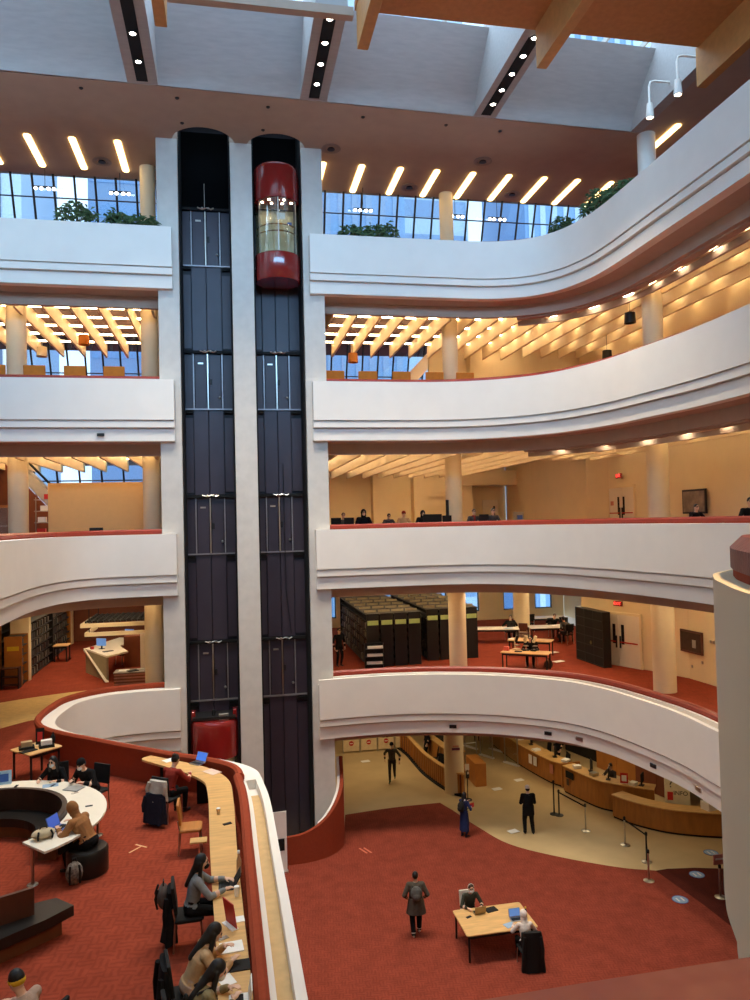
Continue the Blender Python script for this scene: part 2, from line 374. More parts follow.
# ------------------------------------------------------------------ walls
def wall(pts, z0, z1, name, m=CREAM, th=.2, side=1):
    for a, c in zip(pts[:-1], pts[1:]): structure(MB().sweep([a, c], [(0, z0), (0, z1), (th, z1), (th, z0)], side), name, m)
LW2 = [(-14, 45), (-9.6, 45)]
RW = [(20.9, 45), (20.9, 42.5), (15.3, 31.2), (16.67, 27.9), (17.25, 26.2), (17.4, 23.5), (17.6, 1)]
wall(RW, FL[2] - .0, FL[3] - .86, 'wall_right')
RW3 = [(17.4, 45.5), (17.4, 34.5), (17.9, 33.2), (18.0, 1)]
wall(RW3, FL[3], FL[4] - .86, 'wall_right')
wall([(18.2, 37), (18.2, 1)], FL[4], FL[5] - .86, 'wall_right')
wall([(17.0, 33), (17.0, 30.9), (19.0, 30.9), (19.0, 1)], FL[5], CEIL, 'wall_right', DIMWARM)
wall([(3.6, 45.6), (17.4, 45.6)], FL[3], FL[4] - .86, 'wall_back')
wall([(-14, 44.7), (-2.3, 44.7)], FL[2], FL[3] - .86, 'wall_back', REDBROWN)
wall([(-14, 42), (3.9, 42), (20, 42)], G, FL[2] - .86, 'wall_back', CREAM)
wall([(18.9, 42), (18.9, 2)], G, FL[2] - .86, 'wall_right', REDBROWN)
wall([(-13.9, -3), (-13.9, 46)], G, CEIL + 4, 'wall_left', WHITE, side=1)
wall([(21, 46), (21, -3)], G, CEIL + 4, 'wall_right', WHITE)
wall([(21, -3), (-14, -3)], G, CEIL + 4, 'wall_front', CREAM)
# core behind the elevators
structure(MB().box((.65, 30.3, 13.3), (5.9, .2, 26)), 'wall_back', CREAM)
for x, n in ((-2.25, 'wall_left'), (3.52, 'wall_right')): structure(MB().box((x, 36, 13.2), (.16, 12, 25.4)), n, CREAM)

# windows of the second level back wall (right): piers between tall narrow openings
def win_wall(x0, x1, y, z0, z1, xs, w, h0, h1, first, m):
    b = MB(); e = x0
    for c in xs:
        b.box(((e + c - w / 2) / 2, y, (z0 + z1) / 2), (c - w / 2 - e, .3, z1 - z0)); e = c + w / 2
        b.box((c, y, (z0 + h0) / 2), (w, .3, h0 - z0)); b.box((c, y, (h1 + z1) / 2), (w, .3, z1 - h1))
    b.box(((e + x1) / 2, y, (z0 + z1) / 2), (x1 - e, .3, z1 - z0)); structure(b, 'wall_back', m)
    for i, c in enumerate(xs):
        r = structure(MB().box((c, y, (h0 + h1) / 2), (w - .04, .02, h1 - h0 - .04)), 'window_%d' % (first + i), GLASS)
        MB().box((c, y - .02, h0 + .03), (w, .1, .06)).box((c, y - .02, h1 - .03), (w, .1, .06)).box((c - w / 2 + .03, y - .02, (h0 + h1) / 2), (.06, .1, h1 - h0)).box((c + w / 2 - .03, y - .02, (h0 + h1) / 2), (.06, .1, h1 - h0)).build('window_frame', BLACK, r)
win_wall(3.6, 20.8, 45, FL[2], FL[3] - .86, [5.6, 7.5, 9.4, 12.5, 14.6, 17.35, 19.45], 1.15, FL[2] + .55, FL[2] + 2.9, 1, CREAM)

# ------------------------------------------------------------------ pillars beside the shafts
for x0, x1, s_ in ((-2.34, -1.6, 'left of both elevator shafts'), (.25, 1.03, 'between the two elevator shafts'), (2.83, 3.6, 'right of both elevator shafts')):
    o = MB().box(((x0 + x1) / 2, 28.1, (G + CEIL) / 2), (x1 - x0, 1.6, CEIL - G), bev=.02).build('elevator_pillar', PILLAR)
    tag(o, 'tall pale concrete pillar ' + s_, 'pillar')

# ------------------------------------------------------------------ topmost ceiling with the two round notches over the shafts
bm = bmesh.new(); EDGE = [(-14, 23.9), (-2.4, 24.05), (9, 24.35), (14.9, 24.5)]
outer = EDGE + [(14.9, 2), (21, 2), (21, 30.95), (-14, 30.95)]
holes = []
for cx, r in ((-.68, 1.12), (1.93, 1.06)):
    holes.append([(cx + r * cos(pi + pi * i / 20), 27.5 + r * sin(pi + pi * i / 20)) for i in range(21)] + [(cx + .9, 27.5), (cx + .9, 28.9), (cx - .9, 28.9), (cx - .9, 27.5)])
es = []
for L in [outer] + holes:
    vs = [bm.verts.new((x, y, CEIL)) for x, y in L]; es += [bm.edges.new((vs[i], vs[(i + 1) % len(vs)])) for i in range(len(vs))]
bmesh.ops.triangle_fill(bm, edges=es, use_beauty=True)
ext = bmesh.ops.extrude_face_region(bm, geom=list(bm.faces))
bmesh.ops.translate(bm, vec=(0, 0, .45), verts=[v for v in ext['geom'] if isinstance(v, bmesh.types.BMVert)])
bmesh.ops.recalc_face_normals(bm, faces=bm.faces)
me = bpy.data.meshes.new('ceiling'); bm.to_mesh(me); bm.free(); me.materials.append(DIMWARM)
o = bpy.data.objects.new('ceiling', me); COL.objects.link(o); tag(o, kind='structure')

# sloped plaster coffers above, beams between them, skylight and the near soffit with hanging fins
BX = [(-14, -8.7), (-2.87, -1.95), (2.52, 3.4), (8.5, 9.3), (14.5, 14.9)]
def ey(x): return 24.0 + (x + 2.4) * .026
cx_ = [(-8.0, -2.87), (-1.95, 2.52), (3.4, 8.5), (9.3, 14.5)]
for i, (a, c) in enumerate(cx_):
    n = 10; pr_ = []
    for k in range(n + 1):
        t = k / n; pr_.append((-1.75 * t ** 1.15, 1.95 * t ** .9))
    b = MB(); vs = []
    for (dy, dz) in pr_:
        vs += [(a, ey(a) + dy, CEIL + dz), (c, ey(c) + dy, CEIL + dz)]
    for (dy, dz) in pr_[::-1]:
        vs += [(a, ey(a) + dy + .25, CEIL + dz + .12), (c, ey(c) + dy + .25, CEIL + dz + .12)]
    m_ = len(vs) // 2
    b.add(vs, [(2 * k, 2 * k + 1, (2 * k + 3) % len(vs), (2 * k + 2) % len(vs)) for k in range(m_)] , 0, True)
    structure(b, 'ceiling', COFFER)
for i, (a, c) in enumerate(BX[1:]):
    y1 = ey((a + c) / 2); yn = 15 if i == 0 else 19.62; root = structure(MB().prism([(y1 + .02, CEIL), (yn, CEIL), (yn, CEIL + 2.9), (y1 - 1.9, CEIL + 2.9), (y1 + .02, CEIL + .05)], a, c), 'trim_%d' % (i + 1), COFFER)
    # the prism is drawn in (y, z) and turned upright
    root.data.transform(Matrix(((0, 0, 1, 0), (1, 0, 0, 0), (0, 1, 0, 0), (0, 0, 0, 1))))
    if i < 3:
        xm = (a + c) / 2
        sl = MB().box((xm, (y1 + yn) / 2 + .1, CEIL - .006), (.34, y1 - yn - .5, .02)).build('light_slot', BLACKM, root)
structure(MB().box((9.22, 12.8, 25.97), (11.3, 13.6, .22)), 'ceiling', mat('orange_soffit', (188, 122, 66), .7))
structure(MB().box((1.1, 19.72, 25.84), (4.9, .25, .24)), 'trim_9', DIMWARM)
for i, (x, y1, z0) in enumerate(((-1.47, 19.35, 24.72), (3.75, 19.48, 24.72), (8.9, 19.55, 24.72), (14.05, 19.72, 24.72))):
    o = structure(MB().box((x, (y1 + 9) / 2, (z0 + 25.9) / 2), (.3, y1 - 9, 25.9 - z0), bev=.02), 'trim_%d' % (5 + i), mat('orange_fin', (196, 138, 76), .6))
# upper roof closing everything but the skylight
structure(MB().box((3.5, 30, 29.2), (35, 6.0, .3)), 'ceiling', WHITE)
structure(MB().box((3.5, 6, 29.2), (35, 20, .3)), 'ceiling', WHITE)
sk = structure(MB().box((3.5, 21.5, 29.1), (35, 11, .03)), 'window_30', GLASS)
for i in range(24): MB().box((-13.5 + 1.5 * i, 21.5, 29.0), (.08, 11, .2)).build('mullion', WHITE, sk)
# ------------------------------------------------------------------ elevator shafts
def shaft(name, label, xa, xb, strips, zbot):
    xm = (xa + xb) / 2; root = thing(name, label, 'elevator shaft', (xm, 28.7, zbot))
    def P(b, n, m): return b.build(n, m, root)
    H = 27.4 - zbot; hw = (xb - xa) / 2; S = [s - xm for s in strips]
    P(MB().box((0, .1, H / 2), (2 * hw, .1, H)), 'back_panel', SHAFTD)
    for sx in (-1, 1): P(MB().box((sx * (hw - .03), -.55, H / 2), (.05, 1.3, H)), 'side_wall', BLACKM)
    P(MB().box((0, -.5, H - .05), (2 * hw - .12, 1.2, .1)), 'top_cover', BLACKM)
    for k, lv in enumerate((5, 4, 3, 2)):
        f = FL[lv] - zbot; zt = f + 1.95; zb = f - .1
        # landing doors between the guide rails
        for a, c in ((S[0] + .05, S[1] - .05), (S[1] + .05, S[2] - .05)):
            d = P(MB().box(((a + c) / 2, -.02, (zt + zb) / 2), (c - a, .06, zt - zb), bev=.01), 'landing_door', SHAFT)
            if c > S[1] + .1:
                MB().box(((a + c) / 2 - .16, -.065, zb + 1.0), (.1, .05, .22), bev=.01).build('door_lock', BLACK, d)
                MB().ell((c - .05, -.09, zb + .42), (.05, .05, .05)).build('sensor', STEEL, d)
            else: MB().box(((a + c) / 2, -.065, zt - .35), (.2, .04, .06), bev=.01).build('door_plate', STEEL, d)
        for s in S: P(MB().box((s, -.07, (zt + zb) / 2), (.045, .08, zt - zb)), 'guide_rail', STEEL if s == S[1] else mat('rail_grey', (150, 146, 150), .4, .6))
        for a, c in ((-hw + .06, S[0] - .05), (S[2] + .05, hw - .06)):
            P(MB().box(((a + c) / 2, .0, (zt + zb) / 2), (c - a, .05, zt - zb)), 'side_panel', SHAFT)
        hd = P(MB().box((0, -.1, zt + .06), (2 * hw - .14, .16, .1)), 'header_beam', BLACKM)
        MB().tube([(-.3, -.2, zt + .1), (-.12, -.2, zt + .04), (.05, -.2, zt + .1), (.2, -.2, zt + .05), (.3, -.2, zt + .1)], .025, 6).build('door_cable', STEEL, hd)
        for q in (-.12, .1): MB().ell((q, -.22, zt + .08), (.05, .03, .04)).build('roller', STEEL, hd)
        P(MB().box((0, -.08, zb - .03), (2 * hw - .14, .1, .05)), 'sill', mat('rail_grey', (150, 146, 150), .4, .6))
        # smooth panels down to the next header
        nb = (FL[lv - 1] - zbot + 1.95 + .12) if lv > 2 else 0
        for a, c in ((S[0] - .02, S[1] - .012), (S[1] + .012, S[2] + .02)):
            P(MB().box(((a + c) / 2, -.03, (zb - .06 + nb) / 2), (c - a, .06, zb - .08 - nb), bev=.01), 'front_panel', SHAFT)
        for sx, a, c in ((-1, -hw + .06, S[0] - .05), (1, S[2] + .05, hw - .06)):
            P(MB().box(((a + c) / 2, .02, (zb - .25 + nb) / 2), (c - a, .05, zb - .45 - nb)), 'side_panel', SHAFT)
            P(MB().box(((a + c) / 2, -.06, zb - .14), (c - a, .12, .07)), 'bracket', BLACKM)
    P(MB().box((0, .02, H - 2.2), (2 * hw - .12, .06, 3.4)), 'upper_panel', mat('void_black', (7, 7, 8), .9, spec=.05))
    P(MB().tube([(S[1] - .01, -.12, FL[5] - zbot + 3.0), (S[1] - .01, -.12, FL[5] - zbot + 2)], .012, 6), 'hoist_rope', STEEL)
    return root
shaft('elevator_shaft', 'left open elevator shaft with dark violet panels and a parked red car near its foot', -1.6, .25, (-1.22, -.70, -.17), G)
sh2 = shaft('elevator_shaft', 'right open elevator shaft with dark violet panels below the glass car', 1.03, 2.83, (1.38, 1.86, 2.34), G)
MB().tube([(.1, -.16, 14.0), (.1, -.17, 11.5), (.12, -.18, 9.2), (.28, -.17, 7.6)], .014, 6).build('travelling_cable', BLACK, sh2)

# ------------------------------------------------------------------ elevator cars
def half(r, z0, z1, a0=0, a1=2 * pi, n=40, t=.03):
    return MB().lathe([(r, z0), (r, z1), (r - t, z1), (r - t, z0), (r, z0)], (0, 0, 0), n, 0, a0, a1)
car = thing('elevator_car', 'round glass elevator car with glossy red top and bottom, high in the right shaft', 'elevator', (1.93, 27.72, 20.55))
R = .82
MB().lathe([(0, 4.62), (R - .08, 4.62), (R - .02, 4.55), (R, 4.45), (R, 3.32), (R - .05, 3.3), (0, 3.3)], (0, 0, 0), 48).build('red_canopy', CARRED, car)
MB().lathe([(0, .38), (R - .03, .38), (R, .42), (R, 1.32), (R - .05, 1.36), (0, 1.36)], (0, 0, 0), 48).build('red_skirt', CARRED, car)
half(R - .03, 1.36, 3.3, t=.012).build('glass_wall', CLEAR, car)
MB().box((0, .45, 2.33), (1.3, .04, 1.9)).build('rear_wall', mat('car_back', (196, 178, 140), .3, .4), car)
for z in (2.1, 2.35): MB().tube([((R - .1) * cos(a), (R - .1) * sin(a), z) for a in [pi + pi * i / 16 for i in range(17)]], .025, 8).build('handrail', mat('brass', (214, 168, 96), .25, 1), car)
for a in (pi * 1.18, pi * 1.5, pi * 1.82): MB().box(((R - .045) * cos(a), (R - .045) * sin(a), 2.33), (.03, .03, 1.94), rz=a).build('glass_post', STEEL, car)
for a, q in ((3.6, .6), (4.2, .62), (5.1, .62), (5.75, .6), (4.0, .3), (5.4, .3)):
    MB().lathe([(0, 0), (.05, 0), (.05, -.03), (0, -.03)], (q * cos(a), q * sin(a), 3.3), 12).build('ceiling_spot', LAMPW, car)
MB().box((.12, -.5, 2.72), (.3, .02, .24)).build('notice', PAPER, car)
MB().box((.42, -.55, 2.42), (.16, .02, .1)).build('control_display', BLUE, car)
c2 = copy_tree(car, loc=(-.67, 27.72, .52), label='red elevator car parked low in the left shaft, its roof machinery showing')
for q in (-.72, .72): MB().box((q, -.1, 4.78), (.14, .3, .3), bev=.02).build('guide_shoe', CARRED, c2)
MB().box((0, 0, 4.7), (1.5, .9, .1)).build('roof_beam', BLACK, c2)
MB().box((.33, -.3, 4.72), (.34, .16, .2), bev=.01).build('control_box', STEEL, c2)
MB().tube([(-.02, -.2, 4.62), (-.02, -.2, 4.95)], .06, 10).build('rope_clamp', BLACKM, c2)
# red curved guard wall round the foot of the right shaft
gp = smooth_path([(1.2, 26.15), (1.6, 26.2), (2.5, 26.25), (3.3, 26.6), (3.85, 27.3), (4.0, 28.2)], 6)
b = MB(); N = len(gp); vs = []
for i, (p, q) in enumerate(zip(gp, offset(gp, .14))):
    t = i / (N - 1); h = G + .95 + max(0, (t - .25) / .75) ** 1.8 * 2.0
    for (x, y) in (p, q): vs += [(x, y, G), (x, y, h)]
fs = []
for i in range(N - 1):
    k = 4 * i
    fs += [(k, k + 4, k + 5, k + 1), (k + 2, k + 3, k + 7, k + 6), (k + 1, k + 5, k + 7, k + 3), (k, k + 2, k + 6, k + 4)]
fs += [(0, 1, 3, 2), (4 * N - 4, 4 * N - 2, 4 * N - 1, 4 * N - 3)]
b.add(vs, fs); g = thing('guard_wall', 'curved red guard wall rising at the foot of the right elevator shaft', 'low wall')
b.build('panel', REDW, g)
b = MB(); vs = [];
op = offset(gp, .14); oq = offset(gp, .24)
for i in range(N // 2, N):
    t = i / (N - 1); h = G + .95 + max(0, (t - .25) / .75) ** 1.8 * 2.0
    for (x, y) in (op[i], oq[i]): vs += [(x, y, h - .5), (x, y, h - .01)]
M_ = len(vs) // 4; fs = []
for i in range(M_ - 1):
    k = 4 * i; fs += [(k, k + 4, k + 5, k + 1), (k + 2, k + 3, k + 7, k + 6), (k + 1, k + 5, k + 7, k + 3), (k, k + 2, k + 6, k + 4)]
fs += [(0, 1, 3, 2), (4 * M_ - 4, 4 * M_ - 2, 4 * M_ - 1, 4 * M_ - 3)]
b.add(vs, fs).build('lining', WHITE, g)

# ------------------------------------------------------------------ round columns
def column(x, y, z0, z1, r, label, m=CREAMC):
    o = MB().cyl((0, 0, 0), r, z1 - z0, 28).build('round_column', m); o.location = (x, y, z0)
    for p in o.data.polygons: p.use_smooth = len(p.vertices) == 4
    return tag(o, label, 'column')
def ceil_of(l): return FL[l + 1] - .85 if l < 5 else CEIL
LN = {1: 'ground floor', 2: 'second level', 3: 'eye-level gallery', 4: 'gallery with orange chairs', 5: 'topmost gallery'}
for lv, r in ((5, .29), (4, .33), (3, .35), (2, .37)):
    column(-2.87, 29.7, FL[lv], ceil_of(lv), r, 'cream round column just left of the shafts on the ' + LN[lv])
    column(9.3, 30.4, FL[lv], ceil_of(lv), r, 'cream round column in the middle of the right side on the ' + LN[lv])
    column(15.2, 24.6, FL[lv], ceil_of(lv), r + .03, 'thick round column at far right on the ' + LN[lv], WHITE if lv == 5 else CREAMC)
for lv in (3, 4): column(-7.65, 29.7, FL[lv], ceil_of(lv), .35, 'cream round column near the left edge on the ' + LN[lv])
column(-9.05, 43.9, FL[2], ceil_of(2), .5, 'cream round column deep behind the bookshelves')
column(15.0, 37.5, FL[2], ceil_of(2), .42, 'cream column behind the reading tables on the second level')
column(9.3, 31.45, G, ceil_of(1), .42, 'cream column standing inside the slatted reception desk')
pc = thing('information_pillar', 'pale pillar with a question mark rising behind the front service desk', 'pillar', (16.5, 26.15, G))
MB().box((0, 0, 2.3), (.86, .86, 4.5), rz=-.5, bev=.03).build('shaft', mat('pillar_paper', (226, 214, 176), .7), pc)
def on_face(u, z, d=.435): return (-.479 * d + .878 * u, -.878 * d - .479 * u, z)
text('?', .42, BLACK, pc, on_face(-.24, 1.60), (pi / 2, 0, -.5))
text('INFO', .22, BLACK, pc, on_face(.10, 1.27), (pi / 2, 0, -.5), name='small_lettering')
MB().box(on_face(-.27, 1.15), (.2, .02, .3), rz=-.5).build('red_notice', REDSIGN, pc)
# ------------------------------------------------------------------ hanging baffles and lamps under each gallery
def edge_y(path, x, d=1.5):
    """depth of the bulkhead behind a gallery edge at a given x"""
    q = offset(path, d); best = None
    for i in range(len(q) - 1):
        a, b = q[i], q[i + 1]
        if (a[0] - x) * (b[0] - x) <= 0 and a[0] != b[0]:
            y = a[1] + (b[1] - a[1]) * (x - a[0]) / (b[0] - a[0]); best = y if best is None else max(best, y)
    return best
mesh_cache = {}
def baffle(x, y0, y1, zb, group, label):
    L = round(y1 - y0, 2); k = ('b', L)
    if k in mesh_cache: o = bpy.data.objects.new('ceiling_baffle', mesh_cache[k]); COL.objects.link(o)
    else: o = MB().box((0, L / 2, .32), (.09, L, .64), bev=.015).build('ceiling_baffle', BAFFLE); mesh_cache[k] = o.data
    o.location = (x, y0, zb); return tag(o, label, 'ceiling baffle', group)
def lamp(x, y, z, group, label, w=.8):
    k = ('l', w)
    if k not in mesh_cache:
        mesh_cache[k] = MB().box((0, 0, 0), (w, .065, .06), mi=0).build('ceiling_lamp', TUBE).data
        o = bpy.data.objects[-1] if False else None
        for ob in list(COL.objects):
            if ob.data is mesh_cache[k]: o = ob
    else: o = bpy.data.objects.new('ceiling_lamp', mesh_cache[k]); COL.objects.link(o)
    o.location = (x, y, z); return tag(o, label, 'ceiling light', group)
def field(lv, side, xs, path, yend, dy, wing=False):
    zb = FL[lv + 1] + WT[2] - FL[2] - 2.6; nm = LN[lv]
    gb = 'baffles over the %s, %s' % (nm, side); gl = 'lamps over the %s, %s' % (nm, side)
    nm2 = {4: 'orange-chair gallery', 3: 'eye-level gallery', 2: 'second level'}[lv]
    lb = 'cream ceiling baffle over the %s, %s' % (nm2, side)
    ll = 'short warm tube lamp over the %s, %s' % (nm2, side)
    for i, x in enumerate(xs):
        y0 = edge_y(path, x) if path else None
        if wing or y0 is None: y0 = 9
        y0 += .05
        e = yend(x) if callable(yend) else yend
        if e - y0 < 1: continue
        baffle(x, y0, e, zb, gb, lb)
        k = 0; y = y0 + .35
        while y < e - .1:
            if not (wing and y > 27.5 and False): lamp(x + .475, y, zb + .55, gl, ll)
            k += 1; y += dy
LX = [-9.3 + .95 * i for i in range(8)]
RX = [4.05 + .95 * i for i in range(11)]; WX = [14.5 + .95 * i for i in range(4)]
field(4, 'left of the shafts', LX, L5L, 36.6, 1.4); field(4, 'right of the shafts', RX, L5R, 35.6, 1.5); field(4, 'in the right wing', WX, None, 35, 2.4, True)
field(3, 'left of the shafts', LX, L4L, 36, 1.6); field(3, 'right of the shafts', RX, L4R, 44, 2.2); field(3, 'in the right wing', WX[:3], None, 32, 2.4, True)
field(2, 'left of the shafts', LX[::2], L3L, 40, 3.2); field(2, 'right of the shafts', RX[::2], L3R, 43, 2.4); field(2, 'in the right wing', WX[:2], None, 29, 3.2, True)

# slot with small downlights following the curved galleries on the right
def slot(path, lv, i0, i1, nm):
    w = WT[lv]; q = offset(path, 1.75); root = thing('downlight_track', 'dark curved light slot under the %s' % nm, 'light track')
    MB().sweep(q[i0:i1], [(0, w - 2.5), (.3, w - 2.5), (.3, w - 2.42), (0, w - 2.42)], 1).build('slot', BLACKM, root)
    MB().sweep(q[i0:i1], [(-.32, w - 2.62), (-.02, w - 2.62), (-.02, w - 2.4), (-.32, w - 2.4)], 1).build('rim', DIMWARM, root)
    MB().sweep(q[i0:i1], [(.32, w - 2.75), (.42, w - 2.75), (.42, w - 2.3), (.32, w - 2.3)], 1).build('back_rim', DIMWARM, root)
    acc = 0
    for i in range(i0, i1 - 1):
        d = hypot(q[i + 1][0] - q[i][0], q[i + 1][1] - q[i][1]); acc += d
        if acc > 1.5:
            acc = 0; a = atan2(q[i + 1][1] - q[i][1], q[i + 1][0] - q[i][0]); n = (-sin(a), cos(a))
            o = MB().box((0, 0, 0), (.42, .2, .05), bev=.01).build('downlight', LAMPW)
            o.location = (q[i][0] + n[0] * .15, q[i][1] + n[1] * .15, w - 2.54); o.rotation_euler = (0, 0, a)
            tag(o, 'small bright downlight in the curved slot under the %s' % nm, 'downlight', 'downlights under the ' + nm)
slot(L5R, 5, 30, len(L5R) - 6, 'topmost right balcony')
slot(L4R, 4, 26, len(L4R) - 6, 'right balcony with orange chairs')

# ceiling strips, air diffusers and round vents of the topmost gallery
for x in (-8.25, -6.74, -5.24, -3.7, 3.8, 5.32, 6.87, 8.35, 9.85, 11.38, 12.9, 14.36, 15.87, 17.4):
    o = MB().box((0, 0, 0), (.24, 2.45, .05), bev=.1).build('ceiling_strip_light', STRIPL)
    o.location = (x, 28.9 if x < 0 else 29.5, CEIL - .022)
    tag(o, 'long glowing strip light in the plaster ceiling of the topmost gallery', 'strip light', 'strip lights of the topmost ceiling')
o = MB().box((0, 0, 0), (.24, 2.45, .05), bev=.1).build('ceiling_strip_light', STRIPL); o.location = (15.95, 24.9, CEIL - .03)
tag(o, 'glowing strip light beside the white column at top right', 'strip light')
for x, y, w_ in ((-4.48, 29.39, 'left of the shafts'), (3.95, 27.2, 'right next to the elevator notch'), (7.6, 29.95, 'between strip lights over the middle plants'), (9.9, 27.35, 'in front of the middle strip lights'), (12.14, 30, 'nearest the red sign')):
    r = thing('ceiling_vent', 'round ceiling air vent ' + w_, 'air vent', (x, y, CEIL))
    MB().lathe([(.2, 0), (.34, 0), (.36, -.03), (.3, -.05), (.2, -.02), (.2, 0)], (0, 0, 0), 24).build('ring', mat('vent_ring', (150, 132, 120), .5), r)
    MB().lathe([(0, -.01), (.12, -.01), (.14, -.05), (0, -.06)], (0, 0, 0), 20).build('core', BLACK, r)
for i, (px, py) in enumerate([(81, 88), (177, 98), (182, 123), (268, 107), (263, 130), (363, 117), (446, 125), (500, 131)]):
    p = Z(px, py, CEIL); o = MB().lathe([(0, -.03), (.05, -.03), (.07, 0), (0, 0)], (0, 0, 0), 12).build('ceiling_sensor', BLACK)
    o.location = p; tag(o, 'tiny dark sensor dot on the plaster ceiling near the beams', 'sensor', 'ceiling sensor dots')
# recessed spots in the beams
SPOTS = [(140, 34, 0), (143.5, 62, 0), (332, 19, 1), (326, 43, 1), (321, 64, 1), (316, 84, 1), (534.5, 38, 2), (523, 56, 2), (512, 74, 2), (501.5, 90, 2), (491, 104, 2)]
xm_ = [-2.41, 2.96, 8.9]
for px, py, k in SPOTS:
    p = Z(px, py, CEIL - .03)
    o = thing('beam_spotlight', 'round recessed spotlight in the dark slot of the %s roof beam' % ('left', 'middle', 'right')[k], 'spotlight', (xm_[k], p.y, CEIL - .015), group='spotlights of the %s beam' % ('left', 'middle', 'right')[k])
    MB().lathe([(0, -.02), (.085, -.02), (.085, 0)], (0, 0, 0), 16).build('bulb', emit('bulb', (255, 244, 225), 22), o)
    MB().lathe([(.085, -.03), (.13, -.03), (.13, 0), (.085, 0), (.085, -.03)], (0, 0, 0), 16).build('bezel', BLACK, o)
# arm lamps on the blue-white side wall at top right
for px, py, w_ in ((650, 118, 'lower'), (678, 95, 'upper')):
    p = atY(px, py, 23.0); p = EYE + (p - EYE) * (13.75 / p.x)
    r = thing('arm_lamp', 'white bent-arm wall lamp, %s of the two at the top right' % w_, 'wall lamp', (14.35, p.y * 14.35 / p.x if False else p.y, p.z))
    r.location.x = p.x
    wx = 14.5 - p.x
    MB().tube([(0, 0, .45), (0, 0, 1.05), (.05, 0, 1.2), (.2, 0, 1.25), (wx, 0, 1.25)], .035, 8).build('arm', WHITE, r)
    MB().lathe([(0, .5), (.09, .48), (.1, .4), (.13, .05), (.13, 0), (.1, 0), (.1, .04), (0, .06)], (0, 0, 0), 16).build('shade', WHITE, r)
    MB().lathe([(0, .01), (.09, .01), (.09, .05), (0, .05)], (0, 0, 0), 16).build('bulb', LAMPW, r)

# ------------------------------------------------------------------ glazing of the upper galleries and the towers outside
def glazing(idx, x0, x1, yt, zt, yb, zb, step, trans):
    g = structure(MB().add([(x0, yt, zt), (x1, yt, zt), (x1, yb, zb), (x0, yb, zb), (x0, yt + .03, zt), (x1, yt + .03, zt), (x1, yb + .03, zb), (x0, yb + .03, zb)], [(0, 1, 2, 3), (4, 7, 6, 5), (0, 4, 5, 1), (3, 2, 6, 7), (0, 3, 7, 4), (1, 5, 6, 2)]), 'window_%d' % idx, GLASS)
    x = x0
    while x <= x1 + .01:
        MB().tube([(x, yt, zt), (x, yb, zb)], .045, 4, smooth=False).build('mullion', BLACK, g); x += step
    for t in trans:
        y, z = yt + (yb - yt) * t, zt + (zb - zt) * t
        MB().tube([(x0, y, z), (x1, y, z)], .03, 4, smooth=False).build('transom', mat('transom_grey', (70, 74, 84), .5), g)
glazing(10, -9.65, -2.4, 30.75, CEIL, 32.4, FL[5], .78, (.2, .43, .66, .9))
glazing(11, 3.4, 16.6, 30.75, CEIL, 32.4, FL[5], .78, (.2, .43, .66, .9))
glazing(12, -9.8, -2.4, 37.0, FL[5] - .86, 39, FL[4], .8, (.35, .6, .85))
glazing(13, 3.6, 10.0, 37.0, FL[5] - .86, 39, FL[4], .8, (.35, .6, .85))
wall([(10.0, 36.4), (18.3, 36.4)], FL[4], FL[5] - .86, 'wall_back')
structure(MB().box((12.6, 36.1, FL[4] + 2.2), (1.2, .6, 4.4)), 'trim_23', CREAM)
st_ = MB().add([(6.9, 36.2, 17.3), (9.9, 36.2, 20.4), (9.9, 36.2, 19.6), (7.5, 36.2, 17.0), (6.9, 36.4, 17.3), (9.9, 36.4, 20.4), (9.9, 36.4, 19.6), (7.5, 36.4, 17.0)], [(0, 1, 2, 3), (4, 7, 6, 5), (0, 4, 5, 1), (3, 2, 6, 7), (0, 3, 7, 4), (1, 5, 6, 2)])
structure(st_, 'trim_24', WHITE)
glazing(14, -10.4, -2.4, 35.2, FL[4] - 1.0, 37, FL[3], .95, (.3, .6, .85))
def tower(x, y, w, d, h, m1, m2, label, step=1.6, horiz=False):
    r = thing('office_tower', label, 'building', (x, y, -10))
    MB().box((0, 0, h / 2), (w, d, h)).build('tower_body', m1, r)
    b = MB(); n = int(w / step)
    if horiz:
        for i in range(int(h / 4)): b.box((0, -d / 2 - .05, 2 + 4 * i), (w * .96, .12, 1.9))
    else:
        for i in range(n): b.box((-w / 2 + step * (i + .5), -d / 2 - .05, h / 2), (step * .45, .12, h * .97))
    b.build('window_bands', m2, r)
T1 = mat('tower_white', (206, 218, 230), .6); T2 = mat('tower_blue', (140, 172, 208), .4); T3 = mat('tower_dark', (74, 96, 130), .4); T4 = mat('tower_grey', (150, 172, 200), .5)
tower(-24, 75, 14, 14, 90, T1, T3, 'white office tower with dark vertical window bands outside the left windows')
tower(-9, 95, 12, 14, 80, T4, T2, 'grey-blue tower with horizontal bands seen between the left windows and the shafts', horiz=True)
tower(10, 70, 11, 14, 62, T2, T4, 'blue glass tower outside the windows right of the shafts', 1.2)
tower(22, 90, 12, 14, 90, T1, T4, 'pale tower outside the middle windows of the topmost gallery', 2.0, True)
tower(40, 85, 14, 14, 80, T2, T1, 'blue tower with pale vertical bands outside the right windows', 1.4)
tower(0, 120, 120, 10, 15, T2, T3, 'long low blue office block far outside the windows', 2.4, True)
